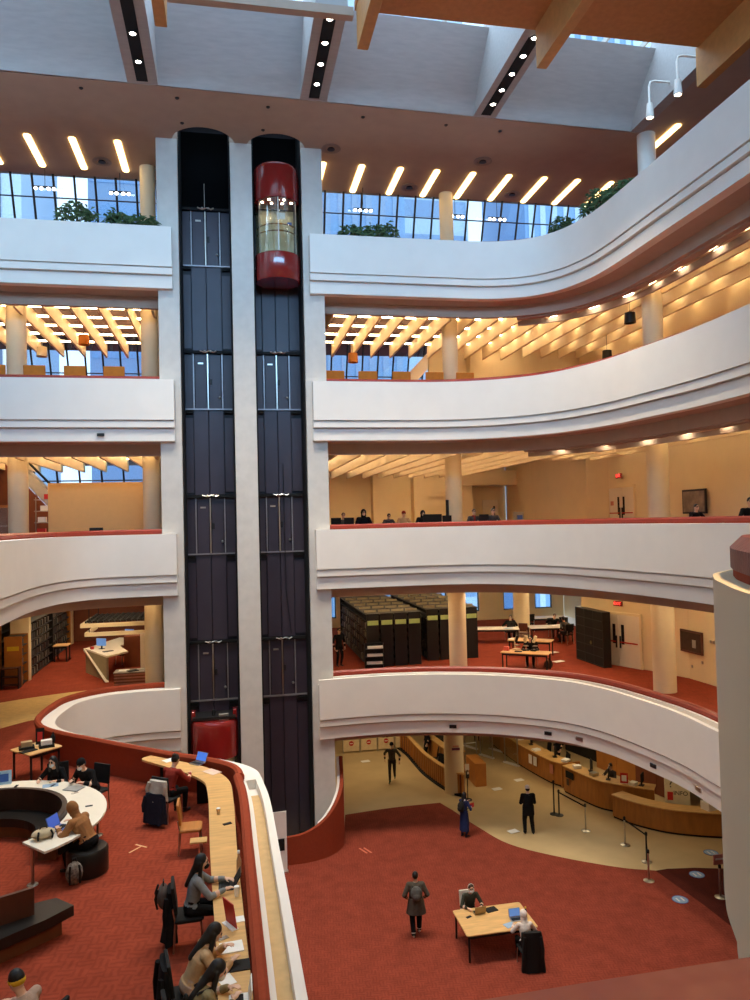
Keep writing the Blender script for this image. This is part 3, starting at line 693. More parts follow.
# little spotlight bars hanging in front of the glazing
for px, py in ((45, 187), (120, 192), (363, 209), (455, 215), (497, 218)):
    p = atY(px, py, 30.3); r = thing('spot_bar', 'small hanging bar of white spots in front of the upper glazing', 'spotlight bar', tuple(p), group='spot bars by the glazing')
    MB().box((0, 0, 0), (.8, .07, .05)).build('bar', BLACK, r)
    MB().tube([(0, 0, .02), (0, 0, CEIL - p.z)], .012, 6).build('hanger', BLACK, r)
    for q in (-.33, -.13, .13, .33): MB().ell((q, -.02, -.07), (.07, .07, .06)).build('spot', emit('spot_white', (250, 246, 240), 5), r)
# exit signs
def exit_sign(p, w, rz, label, z=None):
    r = thing('exit_sign', label, 'exit sign', p, rz)
    MB().box((0, 0, 0), (w, .08, w * .5), bev=.01).build('box', mat('sign_body', (120, 22, 20), .5), r)
    text('EXIT', w * .4, EXITM, r, (0, -.05, 0), (pi / 2, 0, 0))
exit_sign(tuple(atY(605, 158, 28.0)), .45, 0, 'small red exit sign under the plaster ceiling of the topmost gallery')
F2 = FL[2]; F3 = FL[3]; F4 = FL[4]
# ------------------------------------------------------------------ generic furniture
def table(label, cx, cy, z, w, d, rz, h=.75, group=None, top=TABLEW, th=.04, inset=.08, name='table'):
    r = thing(name, label, 'table', (cx, cy, z), rz, group)
    MB().box((0, 0, h - th / 2), (w, d, th), bev=.06).build('tabletop', top, r)
    for sx in (-1, 1):
        for sy in (-1, 1): MB().tube([(sx * (w / 2 - inset), sy * (d / 2 - inset), 0), (sx * (w / 2 - inset), sy * (d / 2 - inset), h - th)], .03, 8).build('leg', BLACK, r)
    MB().box((0, d / 2 - inset, h - th - .05), (w - 2 * inset, .03, .08)).box((0, -d / 2 + inset, h - th - .05), (w - 2 * inset, .03, .08)).build('apron', BLACK, r)
    return r
def chair(label, x, y, z, rz, m=BLACKM, legm=STEEL, group=None, sh=.45, bh=.42, w=.46, name='chair'):
    """faces local +y"""
    r = thing(name, label, 'chair', (x, y, z), rz, group)
    MB().box((0, 0, sh), (w, .44, .06), bev=.06).build('seat', m, r)
    MB().box((0, -.21, sh + .12 + bh / 2), (w, .05, bh), bev=.02, rx=.12).build('backrest', m, r)
    for sx in (-1, 1):
        MB().tube([(sx * (w / 2 - .04), .17, sh - .03), (sx * (w / 2 - .03), .2, 0)], .016, 7).build('leg', legm, r)
        MB().tube([(sx * (w / 2 - .04), -.23, sh + .2), (sx * (w / 2 - .04), -.2, sh), (sx * (w / 2 - .03), -.23, 0)], .016, 7).build('leg', legm, r)
    return r
def laptop(label, x, y, z, rz, m=STEEL, scr=SCREEN, open_=1.9, w=.33, group=None):
    r = thing('laptop', label, 'laptop', (x, y, z), rz, group)       # screen stands at local +y, user at -y
    MB().box((0, 0, .009), (w, .23, .018), bev=.01).build('base', m, r)
    MB().box((0, -.01, .02), (w * .86, .13, .004)).build('keyboard', BLACKM, r)
    M_ = MB().box((0, 0, .11), (w, .012, .22), bev=.005).build('lid', m, r); M_.location = (0, .115, .015); M_.rotation_euler = (-(open_ - pi / 2), 0, 0)
    d = MB().box((0, -.008, .115), (w * .92, .004, .19)).build('display', scr, M_)
    return r
def drape2(label, x, y, z, rz, m, w0, w1, h, name='coat', cat='coat'):
    rnd = random.Random(label); ph_ = [rnd.uniform(0, 6) for _ in range(3)]; r = thing(name, label, cat, (x, y, z), rz); b = MB(); n = 36; secs = 9; vs = []
    for j in range(secs):
        t = j / (secs - 1); zz = h * (1 - t); w_ = (w0 + (w1 - w0) * t) / 2 * (1 if j else .92); d_ = .055 + .06 * t
        for i in range(n):
            a = 2 * pi * i / n; k = 1 + t * .22 * sin(5 * a + ph_[0]) + t * .12 * sin(9 * a + ph_[1])
            vs.append((w_ * abs(cos(a)) ** .7 * (1 if cos(a) > 0 else -1) * (1 + .04 * sin(ph_[2] + 3 * t)), d_ * k * abs(sin(a)) ** .8 * (1 if sin(a) > 0 else -1) - .03 * t, zz + .025 * t * sin(4 * a + ph_[1])))
    b.add(vs, [(j * n + i, j * n + (i + 1) % n, (j + 1) * n + (i + 1) % n, (j + 1) * n + i) for j in range(secs - 1) for i in range(n)] + [tuple(range(n)), tuple(range((secs - 1) * n, secs * n))[::-1]], 0, True)
    b.build('cloth', m, r)
    for q in (-1, 1): MB().tube([(q * w0 * .42, -.06, h * .9), (q * w0 * .5, -.09, h * .6), (q * w0 * .48, -.08, h * .35)], .04, 8).build('sleeve', m, r)
    return r
def single(mb, name, m, label, cat, loc=(0, 0, 0), rot=0, group=None):
    o = mb.build(name, m); o.location = loc; o.rotation_euler = (0, 0, rot); return tag(o, label, cat, group)
def papers(label, x, y, z, rz, w=.3, d=.22, m=PAPER, th=.006, name='paper_sheet', cat='paper', group=None):
    return single(MB().box((0, 0, th / 2), (w, d, th)), name, m, label, cat, (x, y, z), rz, group)
def cup(label, x, y, z, m=PAPER, h=.12, lid=None):
    r = thing('cup', label, 'cup', (x, y, z)); MB().lathe([(0, 0), (.03, 0), (.042, h), (.036, h), (.028, .01), (0, .01)], (0, 0, 0), 14).build('body', m, r)
    if lid: MB().lathe([(0, h + .012), (.04, h + .012), (.044, h), (0, h)], (0, 0, 0), 14).build('lid', lid, r)
    return r
def sign_holder(label, x, y, z, rz, w, h, m, inner=None):
    r = thing('sign_holder', label, 'sign', (x, y, z), rz)
    MB().box((0, 0, .006), (w, .1, .012)).build('foot', PAPER, r)
    MB().box((0, 0, h / 2), (w, .012, h), rx=-.15).build('panel', m, r)
    if inner: MB().box((0, -.012, h * .5), (w * .6, .008, h * .55), rx=-.15).build('emblem', inner, r)
    return r
def bag(label, x, y, z, rz, w, d, h, m, cat='bag', name='bag', tilt=0):
    r = thing(name, label, cat, (x, y, z), rz)
    b = MB().ell((0, 0, h * .45), (w / 2, d / 2, h * .45), 16); b.ell((0, d * .3, h * .3), (w * .38, d * .35, h * .28), 12); b.build('body', m, r)
    MB().tube([(-w * .15, 0, h * .86), (-w * .1, 0, h * 1.02), (w * .1, 0, h * 1.02), (w * .15, 0, h * .86)], .012, 6).build('handle', BLACKM, r)
    for sx in (-1, 1): MB().tube([(sx * w * .25, -d * .4, h * .8), (sx * w * .3, -d * .62, h * .5), (sx * w * .28, -d * .45, h * .12)], .018, 6).build('strap', BLACKM, r)
    return r

# ------------------------------------------------------------------ round desk on the second level
RC_ = (-4.86, 15.78); zt = F2 + .75
def arc(c, r, a0, a1, n=40): return [(c[0] + r * cos(a0 + (a1 - a0) * i / n), c[1] + r * sin(a0 + (a1 - a0) * i / n)) for i in range(n + 1)]
rd = thing('ring_desk', 'large white ring-shaped desk around a black bench on the red carpet', 'desk', (RC_[0], RC_[1], F2))
a0, a1 = radians(-47), radians(185)
MB().prism(arc((0, 0), 2.34, a0, a1) + arc((0, 0), 1.62, a1, a0), .71, .75).build('desktop', LTWHITE, rd)
MB().prism(arc((0, 0), 2.1, radians(-34), a1) + arc((0, 0), 2.04, a1, radians(-34)), .45, .71).build('modesty_panel', BLACKM, rd)
for a, r_ in ((-44, 1.78), (-20, 2.2), (20, 2.2), (60, 2.2), (100, 2.2), (140, 2.2)):
    l = MB().tube([(0, 0, 0), (0, 0, .71)], .03, 10).lathe([(0, 0), (.1, 0), (.09, .015), (0, .02)], (0, 0, 0), 14).build('leg', STEEL, rd); l.location = (r_ * cos(radians(a)), r_ * sin(radians(a)), 0)
for a, r_ in ((10, 2.0), (38, 1.95), (62, 2.05), (85, 2.0), (108, 2.0), (-12, 2.05)):
    MB().box((r_ * cos(radians(a)), r_ * sin(radians(a)), .753), (.14, .06, .008), rz=radians(a)).build('cable_port', STEEL if a == 38 else BLACKM, rd)
bn = thing('ring_bench', 'curved black leather bench ringed by the white desk', 'bench', (RC_[0], RC_[1], F2))
b0, b1 = radians(-14), radians(190)
MB().prism(arc((0, 0), 1.56, b0, b1) + arc((0, 0), 1.02, b1, b0), .25, .42).build('seat', LEATHB, bn)
MB().prism(arc((0, 0), 1.6, b0, b1) + arc((0, 0), 1.5, b1, b0), .25, .86).build('backrest', mat('bench_brown', (52, 32, 24), .5), bn)
MB().prism(arc((0, 0), 1.5, b0 + .06, b1) + arc((0, 0), 1.14, b1, b0 + .06), .0, .25).build('base', mat('bench_base', (112, 66, 40), .6), bn)
st = single(MB().lathe([(0, 0), (.36, 0), (.37, .02), (.37, .42), (.34, .46), (0, .46)], (0, 0, 0), 28), 'round_stool', LEATHB, 'black drum stool under the person in the brown hoodie', 'stool', (-2.70, 14.84, F2))
bag('grey patterned backpack leaning on the black drum stool', -2.84, 14.36, F2, .3, .30, .22, .46, mat('camo_grey', (120, 110, 100), .8, var=.7, scale=18), 'backpack', 'backpack')
bag('crumpled beige canvas bag on the front end of the white ring desk', -3.42, 14.68, zt, .45, .42, .26, .2, mat('canvas', (196, 178, 146), .9, var=.15, scale=9), 'bag', 'canvas_bag')
laptop('laptop with blue lid on the front end of the white ring desk', -3.22, 15.08, zt, 1.15, BLUE, emit('laptop_blue', (60, 90, 180), .5), 1.9)
sign_holder('small blue info stand on the back of the white ring desk', -4.98, 17.95, zt, .2, .3, .3, mat('pale_blue', (170, 205, 230), .5), BLUE)
papers('blue-white booklet before the masked person with grey hair band', -3.95, 17.62, zt, .2, .32, .22, LBLUE)
papers('grey papers before the person in the black beanie', -3.4, 17.25, zt, -.5, .36, .26, mat('grey_paper', (150, 148, 144), .7), .02)
# second bench at the left edge
b2 = thing('corner_bench', 'black leather bench with a wooden back at the lower left edge', 'bench', (0, 0, F2))
seat = [(-4.2, 11.2), (-3.7, 11.6), (-3.25, 12.0), (-2.85, 12.32), (-2.52, 12.68), (-2.85, 13.0), (-3.2, 12.88), (-3.6, 12.72), (-4.5, 12.3)]
MB().prism(seat, .27, .43).build('seat', LEATHB, b2)
MB().prism([(-4.1, 11.5), (-3.3, 12.15), (-2.7, 12.68), (-2.88, 12.86), (-3.6, 12.55), (-4.4, 12.1)], 0, .27).build('base', mat('bench_base', (112, 66, 40), .6), b2)
MB().sweep([(-4.3, 11.75), (-3.7, 12.18), (-3.06, 12.52)], [(0, .42), (0, .84), (.06, .84), (.06, .42)], 1).build('backrest', DARKWOOD, b2)

# low table with leaflet boxes near the red wall
tb = table('small square wooden table with leaflets near the red bay wall', -4.98, 20.75, F2, .92, .92, pi / 4)
tz = F2 + .75
sign_holder('red notice on a black stand on the small leaflet table', -4.95, 21.0, tz, .1, .2, .42, BLACKM, REDSIGN)
for dx, dy, n, m in ((-.22, -.05, 'tan leaflet box at the left of the small table', mat('card', (190, 160, 120), .8)), (.25, -.02, 'white tissue box at the right of the small table', PAPER)):
    r = thing('leaflet_box', n, 'box', (-4.98 + dx, 20.75 + dy, tz), .3)
    MB().box((0, 0, .03), (.36, .26, .06)).build('tray', BLACKM, r); MB().box((0, .02, .12), (.26, .16, .12), bev=.01).build('contents', m, r)
papers('black leaflet tray at the front of the small table', -5.1, 20.45, tz, pi / 4, .4, .2, BLACKM, .02, 'leaflet_tray', 'tray')
bag('black stand piece beside the tissue box', -4.62, 20.95, tz, 0, .12, .12, .3, BLACKM, 'desk stand', 'desk_stand')

# long curved wooden counter along the planter
ct = thing('window_counter', 'long honey-coloured wooden counter along the planter ledge', 'counter', (0, 0, F2))
outer = smooth_path([(.27, 6.0), (.17, 9.1), (.13, 10.2), (.08, 11.55), (.02, 13.32), (-.03, 15.72), (-.14, 17.0), (-.62, 17.95), (-1.36, 18.68), (-2.0, 19.25)], 6)
inner = smooth_path([(-.12, 6.0), (-.24, 9.2), (-.28, 10.3), (-.35, 11.65), (-.44, 13.43), (-.56, 16.3), (-.76, 17.2), (-1.46, 18.15), (-2.08, 18.85), (-2.18, 19.08), (-2.0, 19.25)], 6)
MB().prism(outer + inner[::-1][1:], .70, .75).build('countertop', COUNTER, ct)
for x, y in ((-.05, 8.4), (-.08, 10.9), (-.16, 13.2), (-.24, 15.6), (-.7, 17.8), (-1.6, 18.85)): MB().box((x, y, .35), (.3, .05, .7)).build('support', BLACKM, ct)
MB().box((-.66, 14.1, .66), (.3, .22, .03), bev=.01).build('pull_out_shelf', COUNTER, ct)
CZ = F2 + .75
laptop('laptop with blue screen at the far corner of the counter', -.86, 18.3, CZ, -.75, STEEL, emit('blue_screen', (70, 120, 220), .5), 2.0)
papers('white sheet at the rounded far end of the counter', -1.5, 18.75, CZ, .6, .34, .24)
papers('scattered notes beside the blue-screen laptop', -.5, 17.6, CZ, -.9, .4, .26, mat('note', (220, 190, 170), .8))
cup('small tan paper cup alone in the middle of the counter', -.32, 15.04, CZ, mat('tan_cup', (220, 186, 140), .6), .1, PAPER)
papers('black phone lying on the counter past the tan cup', -.15, 14.5, CZ, .4, .16, .08, BLACKM, .012, 'phone', 'phone')
laptop('black laptop before the woman in the grey sweater', -.16, 12.05, CZ, -pi / 2, BLACK, BLACKM, 2.1)
cup('white lidded coffee cup beside the black laptop', .0, 11.68, CZ, PAPER, .14, PAPER)
r = thing('bottle', 'tall tan drinks bottle behind the black laptop', 'bottle', (.04, 12.45, CZ)); MB().lathe([(0, 0), (.04, 0), (.04, .2), (.018, .27), (.018, .31), (0, .31)], (0, 0, 0), 14).build('body', mat('bottle_tan', (196, 150, 110), .3), r); MB().lathe([(0, .31), (.022, .31), (.022, .35), (0, .35)], (0, 0, 0), 10).build('cap', PAPER, r)
sign_holder('red standing notice on the counter', -.1, 10.85, CZ, pi / 2 + .5, .3, .36, REDSIGN, PAPER)
papers('white card under the red standing notice', .0, 11.0, CZ, .1, .2, .16)
papers('open notebook before the woman in the beige sweater', -.08, 10.3, CZ, .1, .3, .26, PAPER, .015, 'notebook', 'notebook')
papers('black folder between the two nearest women', .0, 9.86, CZ, .05, .3, .24, BLACKM, .015, 'folder', 'folder')
papers('white sheet beside the black folder', -.15, 9.6, CZ, .4, .18, .26)
laptop('open white laptop before the woman with the olive cardigan', -.0, 9.1, CZ, -pi / 2, PAPER, LTWHITE, 1.75, .34)
papers('small silver phone by the open notebook', -.2, 10.55, CZ, .5, .15, .08, STEEL, .01, 'phone', 'phone')

# banner beside the planter on the ground floor
r = thing('banner_stand', 'white roll-up banner with a dark picture standing behind the planter', 'banner', (1.44, 25.7, G), .1)
MB().box((0, 0, 1.05), (.5, .03, 2.0)).build('sheet', PAPER, r); MB().box((0, 0, .04), (.56, .16, .08), bev=.02).build('base', STEEL, r); MB().box((0, -.02, .95), (.34, .01, .4)).build('picture', BLACKM, r)

# ------------------------------------------------------------------ second level, left: bookshelves and service desk
def bookcase(label, x, y, z, w, L, h, rz, end=OAK, low=False):
    r = thing('bookcase', label, 'bookcase', (x, y, z), rz)
    MB().box((0, 0, h / 2), (.04, L - .06, h - .04)).build('back_panel', BLACK, r)
    for k in range(int(h / .38) + 1): MB().box((0, 0, .06 + k * .38), (w, L - .06, .03)).build('shelf', BLACK, r)
    for sy in (-1, 1):
        e = MB().box((0, sy * (L / 2 - .02), h / 2 + .03), (w + .06, .05, h + .06), bev=.01).build('end_panel', end, r)
        if sy < 0: MB().box((0, sy * L / 2 - .012, h * .78), (w * .72, .02, .17)).build('sign_plate', YELLOWL, r)
    return r
BK = [mat('book_%d' % i, c, .7) for i, c in enumerate([(48, 44, 42), (66, 62, 60), (120, 112, 100), (70, 42, 38), (52, 60, 70), (176, 168, 150), (40, 52, 44), (96, 80, 62)])]
def books(x, y, z, w, L, h, side, grp, label, step=.5, rz=0):
    rows = int(h / .38); c_ = cos(rz); s_ = sin(rz)
    for k in range(rows):
        t = -L / 2 + .12
        while t < L / 2 - step:
            l = step * random.uniform(.75, .98); hh = random.uniform(.22, .31)
            px, py = side * w * .26, t + l / 2
            o = MB().box((0, 0, hh / 2), (w * .4, l, hh)).build('book_block', random.choice(BK)) if False else None
            key = ('bk', random.randrange(12))
            if key not in mesh_cache:
                b = MB(); u = -.5
                while u < .42:
                    q = random.uniform(.06, .13); b.box((random.uniform(-.03, .03), u + q / 2, random.uniform(.38, .5) / 1), (.9, q * .92, random.uniform(.72, .98)), mi=random.randrange(8)); u += q
                o = b.build('book_row', BK); mesh_cache[key] = o.data
            else: o = bpy.data.objects.new('book_row', mesh_cache[key]); COL.objects.link(o)
            o.scale = (w * .42, l, .3); o.rotation_euler = (0, 0, rz)
            o.location = (x + px * c_ - py * s_, y + px * s_ + py * c_, z + .085 + k * .38)
            tag(o, label, 'books', grp); t += step
bookcase('oak-ended bookcase nearest the left edge, with a yellow sign plate', -8.72, 33.3, F2, .62, .95, 1.95, 0)
books(-8.72, 33.3, F2, .62, .9, 1.95, 1, 'books in the nearest left bookcase', 'run of dark books in the nearest left bookcase', .4)
bookcase('tall oak-ended bookcase behind the little table, yellow sign on its end', -8.95, 41.0, F2, .78, 4.2, 2.75, 0)
books(-8.95, 41.0, F2, .78, 4.1, 2.75, 1, 'books in the tall far bookcase', 'run of dark books in the tall far left bookcase')
bookcase('long dark bookcase between the cream slab and the little table', -8.7, 36.4, F2, .5, 4.2, 2.35, 0, BLACK)
books(-8.7, 36.4, F2, .5, 4.1, 2.35, 1, 'books in the middle left bookcase', 'run of dark books in the middle left bookcase')
bookcase('oak bookcase cut by the left edge of the photo', -9.8, 35.2, F2, .6, 2.5, 2.4, 0)
single(MB().box((0, 0, 1.45), (.75, .3, 2.9), bev=.01), 'wall_slab', CREAM, 'cream free-standing wall slab among the left bookshelves', 'wall slab', (-8.72, 33.98, F2))
r = thing('book_cart', 'dark low cart with books in front of the nearest left bookcase', 'cart', (-8.72, 32.5, F2))
for z in (.12, .45, .8): MB().box((0, 0, z), (.66, .4, .03)).build('shelf', DARKWOOD, r)
for sx in (-.32, .32): MB().box((sx, 0, .42), (.04, .42, .84)).build('side_panel', BLACK, r)
table('small wooden table beside the tall far bookcase', -8.05, 38.6, F2, .7, .9, 0)
# angular service desk with striped low cabinets and the layered canopy above it
sd = thing('service_desk', 'angular white service desk with a pointed front beside the left column', 'desk', (0, 0, F2))
top = [(-6.35, 35.0), (-5.05, 32.6), (-4.35, 33.6), (-4.9, 35.2), (-4.4, 37.6), (-5.3, 37.9)]
MB().prism(top, .98, 1.05).build('desktop', LTWHITE, sd)
MB().sweep([(-6.25, 35.0), (-5.02, 32.7)], [(0, .0), (0, .98), (.08, .98), (.08, 0)], -1).build('front_panel', mat('panel_olive', (150, 140, 110), .6), sd)
MB().add([(-6.42, 35.02, 1.05), (-6.3, 35.1, 1.05), (-5.0, 32.5, .0), (-5.12, 32.45, 0), (-6.42, 35.02, .95), (-6.3, 35.1, .95), (-5.0, 32.62, 0), (-5.12, 32.58, 0)], [(0, 1, 2, 3), (4, 7, 6, 5), (0, 4, 5, 1), (3, 2, 6, 7), (0, 3, 7, 4), (1, 5, 6, 2)]).build('edge_trim', LTWHITE, sd)
cb_ = thing('low_cabinet', 'low red-brown striped cabinet beside the angular service desk', 'cabinet', (-3.5, 31.9, F2))
MB().box((0, 0, .25), (2.3, .7, .5)).build('carcass', REDBROWN, cb_)
for i in range(4): MB().box((0, -.36, .08 + .12 * i), (2.3, .03, .05)).build('slat', mat('slat_pale', (170, 110, 90), .6), cb_)
MB().box((0, 0, .52), (2.34, .74, .04)).build('top_panel', mat('grey_top', (150, 140, 130), .5), cb_)
single(MB().box((0, 0, .7), (1.2, .7, 1.4), bev=.01), 'red_counter_block', REDBROWN, 'red-brown counter block behind the pointed desk', 'counter', (-4.2, 36.0, F2))
single(MB().box((0, 0, .9), (.7, .08, 1.8), bev=.01), 'notice_board', LTWHITE, 'tall white notice board in front of the left column', 'notice board', (-3.5, 33.6, F2 - .0))
for i, (x, y, n) in enumerate(((-5.6, 34.6, 'blue-screen monitor on the tip of the angular service desk'), (-4.75, 37.2, 'blue monitor deeper on the angular service desk'))):
    r = thing('monitor', n, 'monitor', (x, y, F2 + 1.05), -.5); MB().box((0, 0, .3), (.48, .04, .32), bev=.01).build('screen', SCREEN, r); MB().box((0, .03, .1), (.06, .04, .2)).build('stand', BLACK, r); MB().box((0, .03, .01), (.22, .16, .02)).build('foot', BLACK, r)
papers('red note card near the tip of the angular service desk', -6.0, 34.7, F2 + 1.05, .4, .12, .2, REDSIGN, .1, 'card_holder', 'card')
papers('black keyboard on the angular service desk', -5.2, 33.8, F2 + 1.05, .6, .42, .18, BLACK, .03, 'keyboard', 'keyboard')
cn = thing('desk_canopy', 'two-tier cream canopy hanging over the left service desk', 'canopy', (-4.9, 36.4, F2))
for z, x0 in ((2.05, -1.55), (1.66, -1.38)):
    MB().box(((x0 + 1.25) / 2, -1.5, z), (1.25 - x0, .12, .17)).box((x0, -.2, z), (.12, 2.7, .17)).build('fascia_board', CREAM, cn)
b = MB()
for i in range(12): b.box((-1.4 + .24 * i, 0, 2.2), (.05, 3, .08))
for i in range(6): b.box((0, -1.3 + .5 * i, 2.2), (2.8, .05, .08))
b.build('dark_grid', BLACK, cn)
for x, y in ((-1.3, 1.2), (1.2, 1.2), (-1.3, -1.2), (1.2, -1.2)): MB().tube([(x, y, 1.7), (x, y, 4.5)], .02, 6).build('hanger', BLACK, cn)
single(MB().ell((0, 0, 0), (.16, .16, .1), 12), 'canopy_lamp', LAMPW, 'bright lamp above the service desk canopy', 'ceiling light', (-5.7, 36.5, F2 + 3.3))
cl = thing('lamp_rail', 'dark red-brown lamp rail above the left column', 'lamp rail', (-3.4, 31.6, F2 + 3.55)); MB().box((0, 0, 0), (1.9, .3, .12)).build('rail', DARKWOOD, cl); MB().ell((.7, -.1, -.1), (.08, .08, .07)).build('bulb', LAMPW, cl); MB().tube([(0,0,.05),(0,0,.9)],.02,6).build('hanger', BLACK, cl)
# desk clutter and chairs behind it
for i, (x, y) in enumerate(((-4.9, 38.5), (-3.9, 37.3), (-5.0, 36.6))): chair('black office chair behind the angular service desk', x, y, F2, 2 + i, group='chairs behind the angular service desk')
for i, (x, y, z_) in enumerate(((-4.3, 31.9, .54), (-3.6, 32.0, .54), (-3.95, 31.75, .54))): papers('flat grey and white folder on the low striped cabinet', x, y, F2 + z_, .3 * i, .4, .28, (PAPER, STEEL, BLACKM)[i], .03, 'folder', 'folder', 'folders on the low striped cabinet')

# ------------------------------------------------------------------ second level, right: compact shelving, tables, bookcase, doors
def compact(x0, x1, y0, y1, label, grp, h=2.3):
    n = 4; w = (x1 - x0) / n; L = y1 - y0
    for i in range(n):
        xx = x0 + w * (i + .5)
        r = thing('compact_shelving', label % ('first', 'second', 'third', 'fourth')[i], 'shelving', (xx, (y0 + y1) / 2, F2))
        MB().box((0, -L / 2 + .02, h / 2), (w - .06, .05, h), bev=.01).build('end_panel', BLACK, r)
        MB().box((0, L / 2 - .02, h / 2), (w - .06, .05, h)).build('end_panel', BLACK, r)
        MB().box((0, 0, h / 2), (.04, L, h)).build('divider', BLACKM, r)
        for k in range(6): MB().box((0, 0, .08 + k * .38), (w - .08, L - .08, .03)).build('shelf', mat('shelf_dark', (52, 48, 44), .6), r)
        MB().box((0, 0, h - .02), (w - .02, L, .05)).build('top_panel', mat('shelf_top', (74, 70, 62), .6), r)
        for k in range(6): MB().box((0, -L / 2 + .6 + k * (L - 1.2) / 5, h + .05), (w - .1, .06, .1)).build('top_rib', mat('rib', (150, 138, 112), .6), r)
        MB().box((0, -L / 2 - .012, h * .83), (w * .78, .02, .2)).build('label_strip', GREENL, r)
        MB().lathe([(.12, 0), (.15, 0), (.15, .03), (.12, .03), (.12, 0)], (0, 0, 0), 16).build('hand_wheel', STEEL, r)
        r.children[-1].location = (0, -L / 2 - .05, 1.1); r.children[-1].rotation_euler = (pi / 2, 0, 0)
    books(x0 + w * .5, (y0 + y1) / 2, F2, w - .08, L - .15, h - .1, -1, grp, 'run of dark volumes on the left face of the ' + grp.split(' in the ')[1], .62)
compact(5.72, 8.2, 32.2, 40.2, '%s unit from the left in the left block of black compact shelving', 'volumes in the left compact shelving')
compact(8.6, 11.05, 32.9, 40.6, '%s unit from the left in the right block of black compact shelving', 'volumes in the right compact shelving')
r = thing('leaflet_rack', 'low black rack of leaflets at the front left corner of the compact shelving', 'rack', (5.98, 31.75, F2), -.1)
MB().box((0, .14, .55), (.8, .04, 1.1)).build('back_panel', BLACK, r)
for k in range(3): MB().box((0, 0, .2 + .33 * k), (.8, .3, .03)).build('shelf', BLACK, r); MB().box((.02 * k, -.04, .28 + .33 * k), (.66, .16, .1)).build('leaflet_stack', PAPER, r)
for sx in (-1, 1): MB().box((.4 * sx, 0, .55), (.03, .32, 1.1)).build('side_panel', BLACK, r)

tA = table('front wooden table with microscope-like gear on the second level, nearest the rail', 12.05, 29.75, F2, 2.0, .8, -.62, .73)
tB = table('wooden table just behind the gear table on the second level', 13.45, 32.6, F2, 2.0, .8, -.62, .73)
tC = table('pale reading table by the back windows, left of the cream column', 13.3, 36.6, F2, 2.2, 1.0, -.3, .73, top=LTWHITE)
tD = table('pale reading table by the back windows, right of the cream column', 16.0, 36.2, F2, 2.2, 1.1, -.2, .73, top=LTWHITE)
tE = table('pale reading table far back beside the right wall', 17.3, 39.6, F2, 2.2, 1.0, -.2, .73, top=LTWHITE)
# gear on the front table
T_ = F2 + .73
for i, (x, y, m, n) in enumerate(((12.15, 30.05, BLACK, 'black stand magnifier at the middle of the gear table'), (11.85, 30.3, mat('gear_cream', (214, 196, 160), .5), 'cream stand magnifier at the left of the gear table'), (12.45, 29.85, BLACKM, 'dark stand magnifier at the right of the gear table'))):
    r = thing('stand_magnifier', n, 'instrument', (x, y, T_), .4 * i)
    MB().box((0, 0, .03), (.3, .24, .06), bev=.03).build('base', m, r); MB().tube([(0, .08, .05), (0, .1, .45), (0, -.02, .55)], .03, 8).build('arm', m, r)
    MB().tube([(0, -.1, .62), (0, .02, .35)], .06, 10).build('lens_tube', mat('gear_cream', (214, 196, 160), .5) if i != 1 else BLACK, r); MB().box((0, -.05, .2), (.18, .16, .04)).build('stage', STEEL, r)
papers('pink-red box at the left end of the gear table', 11.4, 30.3, T_, -.6, .22, .2, mat('pink_box', (206, 90, 76), .6), .16, 'box', 'box')
papers('black tablet on the gear table', 11.75, 29.85, T_, -.5, .3, .2, BLACKM, .02, 'tablet', 'tablet')
papers('white sheet at the left end of the second gear table', 12.75, 33.05, T_, -.6, .4, .3)
papers('blue-white poster sheet on the left pale reading table', 13.8, 36.3, T_, .2, .5, .35, LBLUE)
papers('open atlas on the right pale reading table', 16.4, 36.3, T_, .2, .7, .45, PAPER, .02, 'atlas', 'book')
bag('brown satchel on the carpet beside the gear table', 12.95, 29.6, F2, .2, .36, .24, .42, mat('satchel', (110, 78, 52), .7), 'bag', 'satchel')
for i, (x, y, rz, n) in enumerate(((12.55, 30.4, 2.5, 'black chair behind the gear table'), (14.1, 36.9, 0, 'dark chair at the left pale table'), (14.6, 36.2, -.6, 'dark red chair left of the right pale table'), (17.2, 37.2, 2.6, 'dark chair at the right end of the right pale table'), (16.2, 39.4, 0, 'dark chair at the far back table'))):
    chair(n, x, y, F2, rz, BLACKM if i != 2 else DARKWOOD)
# black open bookcase against the angled wall
r = thing('black_bookcase', 'black empty bookcase standing beside the white double doors', 'bookcase', (15.28, 30.15, F2), radians(-88))
MB().box((0, -.16, 1.15), (2.3, .03, 2.3)).build('back_panel', BLACKM, r)
for sx in (-1.15, -.38, .38, 1.15): MB().box((sx, 0, 1.15), (.04, .36, 2.3)).build('side_panel', BLACK, r)
for k in range(7): MB().box((0, 0, .04 + k * .375), (2.3, .36, .03)).build('shelf', BLACK, r)
single(MB().ell((0, 0, .1), (.1, .08, .1), 10), 'small_figurine', mat('olive', (150, 140, 90), .6), 'small olive object on a shelf of the black bookcase', 'ornament', (15.16, 30.0, F2 + .815))

